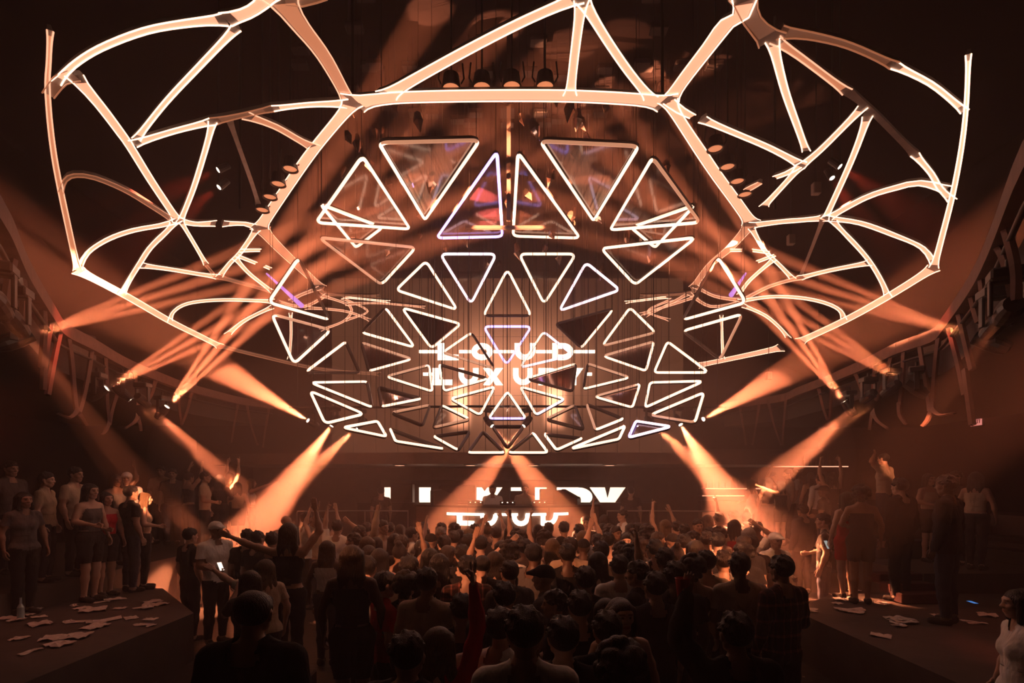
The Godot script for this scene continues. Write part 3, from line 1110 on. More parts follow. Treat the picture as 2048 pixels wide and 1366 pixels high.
func decks() -> void:
	var top := grained("deck_floor", Color(0.085, 0.065, 0.058), 0.55, 0.5)
	deck("deck_floor_left", "raised dark deck in the left foreground strewn with napkins", [Vector2(-4.45, -3.2), Vector2(-4.45, -7.8), Vector2(-6.05, -9.65), Vector2(-11.7, -9.65), Vector2(-11.7, -3.2)], 0.67, top)
	deck("deck_floor_right", "raised dark deck in the right foreground strewn with napkins", [Vector2(4.14, -3.2), Vector2(4.14, -8.0), Vector2(5.45, -9.2), Vector2(11.7, -9.2), Vector2(11.7, -3.2)], 0.67, top)
	deck("tier_floor_left", "upper tier behind the left deck", [Vector2(-6.85, -5.5), Vector2(-6.85, -11.4), Vector2(-5.7, -11.5), Vector2(-5.7, -14.3), Vector2(-11.7, -14.5), Vector2(-11.7, -5.5)], 1.0, top)
	deck("tier_floor_right", "upper tier and podium behind the right deck", [Vector2(6.96, -9.2), Vector2(6.96, -12.8), Vector2(5.6, -12.9), Vector2(5.6, -15.0), Vector2(11.7, -15.0), Vector2(11.7, -9.2)], 1.0, top)
	for b in [["low_step", Vector3(-1.38, 0.1, -4.9), Vector3(0.5, 0.2, 0.5), "low black step under the long-haired foreground woman"], ["low_step", Vector3(-2.62, 0.1, -6.6), Vector3(0.5, 0.2, 0.5), "low black step under the woman with outstretched arm"], ["low_step", Vector3(-1.27, 0.1, -2.75), Vector3(0.5, 0.2, 0.5), "low black step under the large man in black"], ["low_step", Vector3(6.05, 0.15, -10.8), Vector3(0.9, 0.3, 0.75), "low step at the foot of the right podium"], ["low_step", Vector3(6.55, 0.35, -11.8), Vector3(0.72, 0.7, 1.15), "upper step beside the right podium"], ["low_step", Vector3(8.0, 1.175, -11.6), Vector3(1.1, 0.35, 1.15), "bench block under the drinking man"]]:
		var o := obj(b[0], box_mesh(b[2], 0.02), top)
		o.position = b[1]
		tag(o, b[3], "step")
	# red steps between the right deck and the tier
	for i in 3:
		var o := obj("stair_step", box_mesh(Vector3(0.7, 0.16, 0.28), 0.015), grained("red_carpet", Color(0.07, 0.010, 0.010), 0.9, 2.0))
		o.position = Vector3(6.35, 0.67 + 0.08 + 0.11 * i, -8.5 - 0.25 * i)
		tag(o, ["lowest", "middle", "highest"][i] + " red step on the right deck", "step", "red steps")


# ------------------------------------------------------------------ people: bones -> distance field -> one skin
# a bone: [from, to, radius, radius, flattening along z, region]
func field(bones: Array, cell: float, blend: float, carve := []) -> Dictionary:
	var lo := Vector3.INF
	var hi := -Vector3.INF
	for b in bones:
		var r: float = maxf(b[2], b[3]) + 0.02
		lo = lo.min((b[0] as Vector3).min(b[1]) - Vector3.ONE * r)
		hi = hi.max((b[0] as Vector3).max(b[1]) + Vector3.ONE * r)
	lo -= Vector3.ONE * cell * 2
	var nx := int((hi.x - lo.x) / cell) + 3
	var ny := int((hi.y - lo.y) / cell) + 3
	var nz := int((hi.z - lo.z) / cell) + 3
	var f := PackedFloat32Array()
	f.resize(nx * ny * nz)
	f.fill(1.0)
	var id := PackedByteArray()
	id.resize(nx * ny * nz)
	var near := PackedFloat32Array()
	near.resize(nx * ny * nz)
	near.fill(1.0)
	for pass_ in [bones, carve]:
		var cut: bool = pass_ == carve and carve.size() > 0
		for b in pass_:
			var a: Vector3 = b[0]
			var c: Vector3 = b[1]
			var ra: float = b[2]
			var rb: float = b[3]
			var zs: float = b[4]
			var reach := maxf(ra, rb) + blend + cell * 2
			var l0 := (a.min(c) - Vector3.ONE * reach - lo) / cell
			var l1 := (a.max(c) + Vector3.ONE * reach - lo) / cell
			var x0 := maxi(0, int(l0.x))
			var x1 := mini(nx - 1, int(l1.x) + 1)
			var y0 := maxi(0, int(l0.y))
			var y1 := mini(ny - 1, int(l1.y) + 1)
			var z0 := maxi(0, int(l0.z))
			var z1 := mini(nz - 1, int(l1.z) + 1)
			var d := Vector3(c.x - a.x, c.y - a.y, (c.z - a.z) * zs)
			var dd := d.length_squared()
			var inv := 1.0 / dd if dd > 1e-9 else 0.0
			var region: int = b[5]
			for z in range(z0, z1 + 1):
				var pz := (lo.z + z * cell - a.z) * zs
				for y in range(y0, y1 + 1):
					var py := lo.y + y * cell - a.y
					var k := (z * ny + y) * nx + x0
					for x in range(x0, x1 + 1):
						var px := lo.x + x * cell - a.x
						var t := clampf((px * d.x + py * d.y + pz * d.z) * inv, 0.0, 1.0)
						var qx := px - d.x * t
						var qy := py - d.y * t
						var qz := pz - d.z * t
						var dist := sqrt(qx * qx + qy * qy + qz * qz) - (ra + (rb - ra) * t)
						var old := f[k]
						if cut:
							f[k] = maxf(old, -dist)
						else:
							if dist < near[k]:
								near[k] = dist
								id[k] = region
							var h := maxf(blend - absf(old - dist), 0.0) / blend
							f[k] = minf(old, dist) - h * h * blend * 0.25
						k += 1
	# surface nets
	var index := {}
	var v := PackedVector3Array()
	var vid := PackedByteArray()
	var sy := nx
	var sz := nx * ny
	var off := [0, 1, sy, sy + 1, sz, sz + 1, sz + sy, sz + sy + 1]
	var edges := [[0, 1], [2, 3], [4, 5], [6, 7], [0, 2], [1, 3], [4, 6], [5, 7], [0, 4], [1, 5], [2, 6], [3, 7]]
	var lim := cell * 2.0
	var quads := PackedInt32Array()
	for z in nz - 1:
		for y in ny - 1:
			var k := (z * ny + y) * nx
			for x in nx - 1:
				var f0 := f[k]
				if absf(f0) < lim:
					var mask := 0
					for c in 8:
						if f[k + off[c]] < 0.0:
							mask |= 1 << c
					if mask != 0 and mask != 255:
						var sum := Vector3.ZERO
						var count := 0
						for e in edges:
							var i: int = e[0]
							var j: int = e[1]
							if ((mask >> i) & 1) != ((mask >> j) & 1):
								var fa := f[k + off[i]]
								var fb := f[k + off[j]]
								var t := fa / (fa - fb)
								var pi := Vector3(i & 1, (i >> 1) & 1, i >> 2)
								var pj := Vector3(j & 1, (j >> 1) & 1, j >> 2)
								sum += pi.lerp(pj, t)
								count += 1
						index[k] = v.size()
						v.append(lo + (Vector3(x, y, z) + sum / count) * cell)
						vid.append(id[k])
				k += 1
	for k in index:
		var inside: bool = f[k] < 0.0
		for ax in 3:
			var s: int = [1, sy, sz][ax]
			var u: int = [sy, sz, 1][ax]
			var w: int = [sz, 1, sy][ax]
			if (f[k + s] < 0.0) != inside and index.has(k - u) and index.has(k - w) and index.has(k - u - w):
				if inside:
					quads.append_array([index[k], index[k - w], index[k - u - w], index[k - u]])
				else:
					quads.append_array([index[k], index[k - u], index[k - u - w], index[k - w]])
	# one smoothing pass and normals
	var n := PackedVector3Array()
	n.resize(v.size())
	for i in range(0, quads.size(), 4):
		var a := v[quads[i]]
		var b := v[quads[i + 1]]
		var c := v[quads[i + 2]]
		var d := v[quads[i + 3]]
		var m := Vector3.ZERO
		m = (d - b).cross(c - a)
		for j in 4:
			n[quads[i + j]] += m
	for i in n.size():
		n[i] = n[i].normalized()
	return {"v": v, "n": n, "q": quads, "id": vid}


func put_skin(s: Shape, g: Dictionary, xf: Transform3D, tint: Callable, mirror := false) -> void:
	var k := s.v.size()
	for i in g.v.size():
		s.v.append(xf * g.v[i])
		s.n.append((xf.basis * g.n[i]).normalized())
		s.c.append(tint.call(g.v[i]))
	for i in range(0, g.q.size(), 4):
		var a: int = g.q[i] + k
		var b: int = g.q[i + 1] + k
		var c: int = g.q[i + 2] + k
		var d: int = g.q[i + 3] + k
		if mirror:
			s.ix.append_array([a, c, b, a, d, c])
		else:
			s.ix.append_array([a, b, c, a, c, d])


func shell(g: Dictionary, regions: Array, out: float, limit := Vector2(-9, 9)) -> ArrayMesh:
	var keep := {}
	for r in regions:
		keep[r] = true
	var s := Shape.new()
	var map := {}
	for i in range(0, g.q.size(), 4):
		var good := true
		for j in 4:
			var p: int = g.q[i + j]
			if not keep.has(g.id[p]) or g.v[p].y < limit.x or g.v[p].y > limit.y:
				good = false
				break
		if not good:
			continue
		var q := []
		for j in 4:
			var p: int = g.q[i + j]
			if not map.has(p):
				map[p] = s.v.size()
				s.v.append(g.v[p] + g.n[p] * out)
				s.n.append(g.n[p])
			q.append(map[p])
		s.ix.append_array([q[0], q[1], q[2], q[0], q[2], q[3]])
	return s.mesh()


# regions: 1 neck, 2 torso, 3 sleeve, 4 lower upper arm, 5 forearm, 6 hips, 7 upper thigh, 8 lower leg, 9 foot, 10 lower thigh
func arm(side: float, code: String, sh: Vector3) -> Array:
	var e := Vector3(0.25, 1.16, -0.03)
	var w := Vector3(0.26, 0.92, 0.05)
	match code:
		"b":
			e = Vector3(0.25, 1.17, 0.0)
			w = Vector3(0.13, 1.12, 0.22)
		"u":
			e = Vector3(0.31, 1.62, 0.10)
			w = Vector3(0.24, 1.86, 0.16)
		"s":
			e = Vector3(0.24, 1.70, 0.06)
			w = Vector3(0.21, 1.96, 0.08)
		"w":
			e = Vector3(0.46, 1.47, 0.02)
			w = Vector3(0.70, 1.56, 0.06)
		"p":
			e = Vector3(0.20, 1.26, 0.17)
			w = Vector3(0.07, 1.48, 0.30)
		"o":
			e = Vector3(0.38, 1.60, 0.05)
			w = Vector3(0.17, 1.76, 0.10)
		"f":
			e = Vector3(0.30, 1.50, 0.22)
			w = Vector3(0.36, 1.60, 0.46)
	e.x *= side
	w.x *= side
	return [sh, e, w]


func hand(kind: String) -> Dictionary:
	var key := "hand_" + kind
	if meshes.has(key):
		return meshes[key]
	var b := []
	for i in 4:
		var x := -0.027 + 0.018 * i
		b.append([Vector3(x * 0.7, 0.0, 0), Vector3(x, 0.085, 0), 0.0135, 0.011, 1.0, 5])
		var l: float = [0.058, 0.072, 0.078, 0.07][i]
		var curl: float = {"relaxed": 0.9, "open": 0.15, "fist": 2.2, "point": 2.2}[kind]
		if kind == "point" and i == 3:
			curl = 0.05
		var fan := x * (0.35 if kind == "open" else 0.08) * 3.0
		var p := Vector3(x, 0.085, 0.002)
		var a := curl * 0.35
		for k in 3:
			var seg: float = l * [0.46, 0.32, 0.22][k]
			var q := p + Vector3(fan * seg, cos(a) * seg, sin(a) * seg)
			b.append([p, q, 0.0088 - 0.0008 * k, 0.0082 - 0.001 * k, 1.0, 5])
			p = q
			a += curl * 0.45
	var th := [Vector3(0.018, 0.015, 0.004), Vector3(0.044, 0.045, 0.014), Vector3(0.052, 0.075, 0.022), Vector3(0.052, 0.098, 0.028)]
	if kind == "fist" or kind == "point":
		th = [Vector3(0.018, 0.02, 0.006), Vector3(0.04, 0.05, 0.022), Vector3(0.028, 0.078, 0.04), Vector3(0.008, 0.088, 0.044)]
	for k in 3:
		b.append([th[k], th[k + 1], 0.0125 - 0.0015 * k, 0.011 - 0.0012 * k, 1.0, 5])
	b.append([Vector3(0, -0.03, 0), Vector3(0, 0.02, 0), 0.024, 0.022, 1.3, 5])
	meshes[key] = field(b, 0.0048, 0.006)
	return meshes[key]


func head() -> Dictionary:
	if not meshes.has("head"):
		var b := [
			[Vector3(0, 0.035, -0.025), Vector3(0, 0.030, 0.010), 0.088, 0.080, 1.0, 1],
			[Vector3(0, 0.0, 0.02), Vector3(0, -0.045, 0.035), 0.066, 0.050, 1.0, 1],
			[Vector3(-0.022, -0.078, 0.045), Vector3(0.022, -0.078, 0.045), 0.028, 0.028, 1.0, 1],
			[Vector3(-0.05, -0.05, 0.0), Vector3(0.0, -0.085, 0.045), 0.026, 0.024, 1.0, 1],
			[Vector3(0.05, -0.05, 0.0), Vector3(0.0, -0.085, 0.045), 0.026, 0.024, 1.0, 1],
			[Vector3(-0.035, 0.034, 0.072), Vector3(0.035, 0.034, 0.072), 0.016, 0.016, 1.0, 1],
			[Vector3(-0.045, -0.012, 0.055), Vector3(-0.03, -0.02, 0.065), 0.022, 0.02, 1.0, 1],
			[Vector3(0.045, -0.012, 0.055), Vector3(0.03, -0.02, 0.065), 0.022, 0.02, 1.0, 1],
			[Vector3(0, 0.022, 0.086), Vector3(0, -0.016, 0.104), 0.0085, 0.0125, 1.0, 1],
			[Vector3(-0.010, -0.020, 0.093), Vector3(0.010, -0.020, 0.093), 0.010, 0.010, 1.0, 1],
			[Vector3(-0.017, -0.050, 0.079), Vector3(0.017, -0.050, 0.079), 0.010, 0.010, 1.0, 1],
			[Vector3(-0.014, -0.061, 0.077), Vector3(0.014, -0.061, 0.077), 0.010, 0.010, 1.0, 1],
			[Vector3(-0.083, 0.012, -0.012), Vector3(-0.080, -0.025, -0.006), 0.014, 0.009, 1.0, 1],
			[Vector3(0.083, 0.012, -0.012), Vector3(0.080, -0.025, -0.006), 0.014, 0.009, 1.0, 1],
			[Vector3(0, -0.05, -0.02), Vector3(0, -0.19, -0.035), 0.052, 0.056, 1.0, 1],
		]
		var cut := [[Vector3(-0.032, 0.012, 0.098), Vector3(-0.032, 0.012, 0.098), 0.016, 0.016, 1.0, 1], [Vector3(0.032, 0.012, 0.098), Vector3(0.032, 0.012, 0.098), 0.016, 0.016, 1.0, 1]]
		meshes["head"] = field(b, 0.0075, 0.016, cut)
	return meshes["head"]


func face_tint(p: Vector3) -> Color:
	if p.z > 0.05:
		var e := Vector2(absf(p.x) - 0.032, (p.y - 0.012) * 1.7)
		if e.length() < 0.013:
			return Color(0.12, 0.11, 0.10)
		if absf(p.y - 0.036) < 0.006 and absf(absf(p.x) - 0.033) < 0.02:
			return Color(0.25, 0.2, 0.18)
		if absf(p.y + 0.055) < 0.010 and absf(p.x) < 0.024:
			return Color(0.75, 0.42, 0.42)
	return Color.WHITE


const HEAD_M := Vector3(0, 1.655, 0.015)
const HEAD_F := Vector3(0, 1.595, 0.015)


func bones_of(sex: String, la: String, ra: String) -> Array:
	var f := sex == "f"
	var b := []
	var sx := 0.165 if f else 0.195
	var sh_y := 1.385 if f else 1.435
	for s in [1.0, -1.0]:
		var hip := Vector3(s * (0.092 if f else 0.09), 0.90, 0)
		var knee := Vector3(s * (0.085 if f else 0.105), 0.49, 0.015)
		var ankle := Vector3(s * (0.08 if f else 0.11), 0.09, -0.02)
		var mid := hip.lerp(knee, 0.5)
		b.append([Vector3(s * 0.085, 0.045, -0.04), Vector3(s * (0.10 if f else 0.125), 0.035, 0.13), 0.042, 0.034, 1.0, 9])
		b.append([ankle, knee.lerp(ankle, 0.35), 0.036 if f else 0.042, 0.052 if f else 0.06, 1.0, 8])
		b.append([knee.lerp(ankle, 0.35), knee, 0.052 if f else 0.06, 0.052 if f else 0.058, 1.0, 8])
		b.append([knee, mid, 0.055 if f else 0.062, 0.072 if f else 0.078, 1.0, 10])
		b.append([mid, hip, 0.074 if f else 0.08, 0.092 if f else 0.09, 1.0, 7])
		var a := arm(s, la if s > 0 else ra, Vector3(s * sx, sh_y, -0.015))
		var m: Vector3 = a[0].lerp(a[1], 0.62)
		var thin := 0.82 if f else 1.0
		b.append([a[0], m, 0.058 * thin, 0.050 * thin, 1.0, 3])
		b.append([m, a[1], 0.048 * thin, 0.041 * thin, 1.0, 4])
		b.append([a[1], a[1].lerp(a[2], 0.3), 0.042 * thin, 0.044 * thin, 1.0, 5])
		b.append([a[1].lerp(a[2], 0.3), a[2], 0.044 * thin, 0.027 * thin, 1.0, 5])
		b.append([Vector3(s * sx * 0.9, sh_y, -0.015), Vector3(s * 0.03, sh_y + 0.055, -0.015), 0.052 * thin, 0.05, 1.0, 2])
	if f:
		b.append([Vector3(-0.075, 0.93, -0.005), Vector3(0.075, 0.93, -0.005), 0.108, 0.108, 1.05, 6])
		b.append([Vector3(-0.04, 1.06, 0), Vector3(0.04, 1.06, 0), 0.098, 0.098, 1.1, 2])
		b.append([Vector3(-0.045, 1.15, 0), Vector3(0.045, 1.15, 0), 0.09, 0.09, 1.1, 2])
		b.append([Vector3(-0.065, 1.26, 0), Vector3(0.065, 1.26, 0), 0.10, 0.10, 1.1, 2])
		b.append([Vector3(-0.075, 1.34, -0.01), Vector3(0.075, 1.34, -0.01), 0.078, 0.078, 1.1, 2])
		for s in [1.0, -1.0]:
			b.append([Vector3(s * 0.062, 1.25, 0.062), Vector3(s * 0.06, 1.24, 0.07), 0.048, 0.042, 1.0, 2])
	else:
		b.append([Vector3(-0.07, 0.94, 0), Vector3(0.07, 0.94, 0), 0.105, 0.105, 1.1, 6])
		b.append([Vector3(-0.06, 1.06, 0), Vector3(0.06, 1.06, 0), 0.108, 0.108, 1.1, 2])
		b.append([Vector3(-0.065, 1.16, 0), Vector3(0.065, 1.16, 0), 0.108, 0.108, 1.1, 2])
		b.append([Vector3(-0.09, 1.29, 0), Vector3(0.09, 1.29, 0), 0.112, 0.112, 1.1, 2])
		b.append([Vector3(-0.105, 1.38, -0.01), Vector3(0.105, 1.38, -0.01), 0.085, 0.085, 1.05, 2])
	var h: Vector3 = HEAD_F if f else HEAD_M
	b.append([Vector3(0, sh_y + 0.02, -0.02), h + Vector3(0, -0.07, -0.02), 0.06 if f else 0.068, 0.05, 1.0, 1])
	return b


func body_field(sex: String, arms: String) -> Dictionary:
	var key := "field_" + sex + arms
	if not meshes.has(key):
		meshes[key] = field(bones_of(sex, arms[0], arms[1]), 0.019, 0.035)
	return meshes[key]


func body_mesh(sex: String, arms: String) -> ArrayMesh:
	var key := "body_" + sex + arms
	if not meshes.has(key):
		var s := Shape.new()
		var white := func(_p: Vector3) -> Color: return Color.WHITE
		put_skin(s, body_field(sex, arms), Transform3D(), white)
		var f := sex == "f"
		put_skin(s, head(), Transform3D(Basis.from_scale(Vector3.ONE * (0.95 if f else 1.0)), HEAD_F if f else HEAD_M), face_tint)
		for sd in [1.0, -1.0]:
			var code := arms[0] if sd > 0 else arms[1]
			var a := arm(sd, code, Vector3(sd * (0.165 if f else 0.195), 1.385 if f else 1.435, -0.015))
			var dir: Vector3 = (a[2] - a[1]).normalized()
			var palm := Vector3(-sd, 0, 0) if code in ["d", "s"] else Vector3(0, 0, 1)
			palm = (palm - dir * palm.dot(dir)).normalized()
			var kind: String = {"d": "relaxed", "b": "fist", "u": "open", "s": "point", "w": "open", "p": "fist", "o": "relaxed", "f": "open"}[code]
			# local x is the thumb side; mirrored for the other hand
			var x := dir.cross(palm)
			var flip := x.dot(Vector3(-sd, 0, 0.6)) < 0.0
			var bs := Basis(-x if flip else x, dir, palm)
			put_skin(s, hand(kind), Transform3D(bs.scaled_local(Vector3.ONE * (0.92 if f else 1.0)), a[2]), white, flip)
		meshes[key] = s.mesh()
	return meshes[key]


func garment(sex: String, arms: String, style: String) -> ArrayMesh:
	var key := "garment_" + sex + arms + style
	if not meshes.has(key):
		var g := body_field(sex, arms)
		var f := sex == "f"
		var neck := 1.44 if f else 1.495
		match style:
			"t":
				meshes[key] = shell(g, [2, 3, 6], 0.012, Vector2(0.90, 9.0))
			"l":
				meshes[key] = shell(g, [2, 3, 4, 5, 6], 0.012, Vector2(0.88, 9.0))
			"j":
				meshes[key] = shell(g, [2, 3, 4, 5, 6, 7], 0.024, Vector2(0.84, 9.0))
			"k":
				meshes[key] = shell(g, [2], 0.008, Vector2(1.0, 1.36 if f else 1.42))
			"g":
				meshes[key] = shell(g, [2, 6, 7, 10], 0.012, Vector2(0.62, 1.34))
			"trousers":
				meshes[key] = shell(g, [6, 7, 10, 8], 0.010, Vector2(0.09, 1.0))
			"skirt":
				meshes[key] = shell(g, [6, 7, 10, 2], 0.014, Vector2(0.56, 1.03))
			"shoes":
				meshes[key] = shell(g, [9], 0.006)
	return meshes[key]


func hair_mesh(style: String) -> ArrayMesh:
	var key := "hair_" + style
	if meshes.has(key):
		return meshes[key]
	var b := [[Vector3(0, 0.040, -0.035), Vector3(0, 0.040, 0.0), 0.094, 0.084, 1.0, 1]]
	var cut := [[Vector3(0, -0.02, 0.10), Vector3(0, -0.16, 0.11), 0.088, 0.12, 1.0, 1], [Vector3(0, -0.16, -0.01), Vector3(0, -0.3, -0.01), 0.085, 0.1, 1.0, 1]]
	var cell := 0.009
	match style:
		"s":
			b.append([Vector3(0, 0.075, 0.03), Vector3(0, 0.08, -0.02), 0.062, 0.07, 1.0, 1])
			var r3 := RandomNumberGenerator.new()
			r3.seed = 9
			for i in 40:
				var d := Vector3(r3.randf_range(-1, 1), r3.randf_range(-0.1, 1), r3.randf_range(-1, 0.8)).normalized()
				var p := Vector3(0, 0.045, -0.02) + d * Vector3(0.085, 0.095, 0.092)
				b.append([p, p + (d + Vector3(0.5, 0.2, 0.3)) * 0.012, 0.017, 0.010, 1.0, 1])
		"z":
			b = [[Vector3(0, 0.036, -0.027), Vector3(0, 0.033, 0.008), 0.0915, 0.083, 1.0, 1]]
		"l":
			cut = [[Vector3(0, -0.03, 0.105), Vector3(0, -0.25, 0.12), 0.082, 0.12, 1.0, 1]]
			for s in [-1.0, -0.33, 0.33, 1.0]:
				b.append([Vector3(s * 0.068, 0.03, -0.045), Vector3(s * 0.085, -0.16, -0.06), 0.042, 0.036, 1.0, 1])
				b.append([Vector3(s * 0.085, -0.16, -0.06), Vector3(s * 0.075 + 0.01, -0.36 - 0.03 * absf(s), -0.085), 0.036, 0.020, 1.0, 1])
			for s in [-1.0, 1.0]:
				b.append([Vector3(s * 0.075, 0.05, 0.02), Vector3(s * 0.088, -0.12, 0.015), 0.026, 0.024, 1.0, 1])
		"c":
			cut = [[Vector3(0, -0.03, 0.12), Vector3(0, -0.2, 0.12), 0.085, 0.11, 1.0, 1]]
			var r2 := RandomNumberGenerator.new()
			r2.seed = 4
			for i in 46:
				var d := Vector3(r2.randf_range(-1, 1), r2.randf_range(-0.55, 1), r2.randf_range(-1, 0.6)).normalized()
				var p := Vector3(0, 0.03, -0.03) + d * Vector3(0.095, 0.105, 0.10)
				b.append([p, p + d * 0.015, 0.036, 0.03, 1.0, 1])
		"b":
			b.append([Vector3(0, 0.08, 0.02), Vector3(0, 0.08, -0.03), 0.06, 0.07, 1.0, 1])
			b.append([Vector3(0, 0.135, -0.06), Vector3(0, 0.155, -0.075), 0.042, 0.040, 1.0, 1])
		"p":
			b = [[Vector3(0, 0.050, -0.028), Vector3(0, 0.055, 0.005), 0.096, 0.088, 1.0, 1], [Vector3(-0.035, 0.062, 0.09), Vector3(-0.03, 0.052, 0.155), 0.030, 0.014, 1.0, 1], [Vector3(0.035, 0.062, 0.09), Vector3(0.03, 0.052, 0.155), 0.030, 0.014, 1.0, 1], [Vector3(0, 0.066, 0.09), Vector3(0, 0.056, 0.165), 0.030, 0.014, 1.0, 1]]
			cut = [[Vector3(-0.2, -0.075, -0.05), Vector3(0.2, -0.075, -0.05), 0.105, 0.105, 1.0, 1], [Vector3(-0.1, -0.07, 0.06), Vector3(0.1, -0.07, 0.06), 0.105, 0.105, 1.0, 1], [Vector3(0, -0.1, 0.13), Vector3(0, -0.1, 0.2), 0.142, 0.142, 1.0, 1]]
	var g := field(b, cell, 0.012 if style == "c" or style == "s" else 0.022, cut)
	var s := Shape.new()
	put_skin(s, g, Transform3D(), func(_p: Vector3) -> Color: return Color.WHITE)
	meshes[key] = s.mesh()
	return meshes[key]


func crowd() -> void:
	var nth := 0
	for r in PEOPLE:
		var sex: String = r[0]
		var arms: String = r[6]
		var style: String = r[7][0]
		var colour: String = r[7][1]
		var hs: String = r[8][0]
		var hc: String = r[8][1]
		var root := base("person", Vector3(r[1], r[2], r[3]), deg_to_rad(r[5]))
		root.scale = Vector3.ONE * r[4]
		if r[9] != "":
			tag(root, r[9], "person", "people in the club")
		else:
			tag(root, "dim dark-haired guest in dark clothes packed within the dance floor crowd", "person", "dim guests within the crowd")
		var tone: int = [0, 1, 0, 2, 1, 0, 3, 1][nth % 8]
		if r[9].begins_with("blonde") or hc == "Y":
			tone = 0
		obj("body", body_mesh(sex, arms), skin(tone), root)
		var f := sex == "f"
		obj({"t": "shirt", "l": "shirt", "j": "jacket", "k": "top", "g": "dress"}[style], garment(sex, arms, style), cloth(colour), root)
		if style != "g":
			if f and (style == "k") and nth % 3 != 0:
				obj("skirt", garment(sex, arms, "skirt"), cloth("pink" if "pink skirt" in r[9] else "k"), root)
			else:
				obj("trousers", garment(sex, arms, "trousers"), cloth("jeans" if nth % 2 == 0 else "trousers"), root)
		obj("shoes", garment(sex, arms, "shoes"), cloth("shoe"), root)
		if hs != "n":
			var h := obj("cap" if hs == "p" else "hair", hair_mesh(hs), (cloth("w") if hc == "W" else cloth("k")) if hs == "p" else hair_mat(hc), root)
			h.position = HEAD_F if f else HEAD_M
			h.scale = Vector3.ONE * (0.97 if f else 1.0)
		for w in [["red cup", Vector3(0.245, 1.90, 0.20)], ["raised phone", Vector3(0.0, 1.53, 0.36)], ["a phone up", Vector3(-0.215, 2.02, 0.13)], ["at his phone", Vector3(-0.12, 1.17, 0.30)], ["long red dress on", Vector3(0.27, 0.86, 0.10)], ["beside the long red", Vector3(0.11, 1.12, 0.30)]]:
			if w[0] in r[9]:
				held[w[0]] = root.transform * (w[1] as Vector3)
		nth += 1


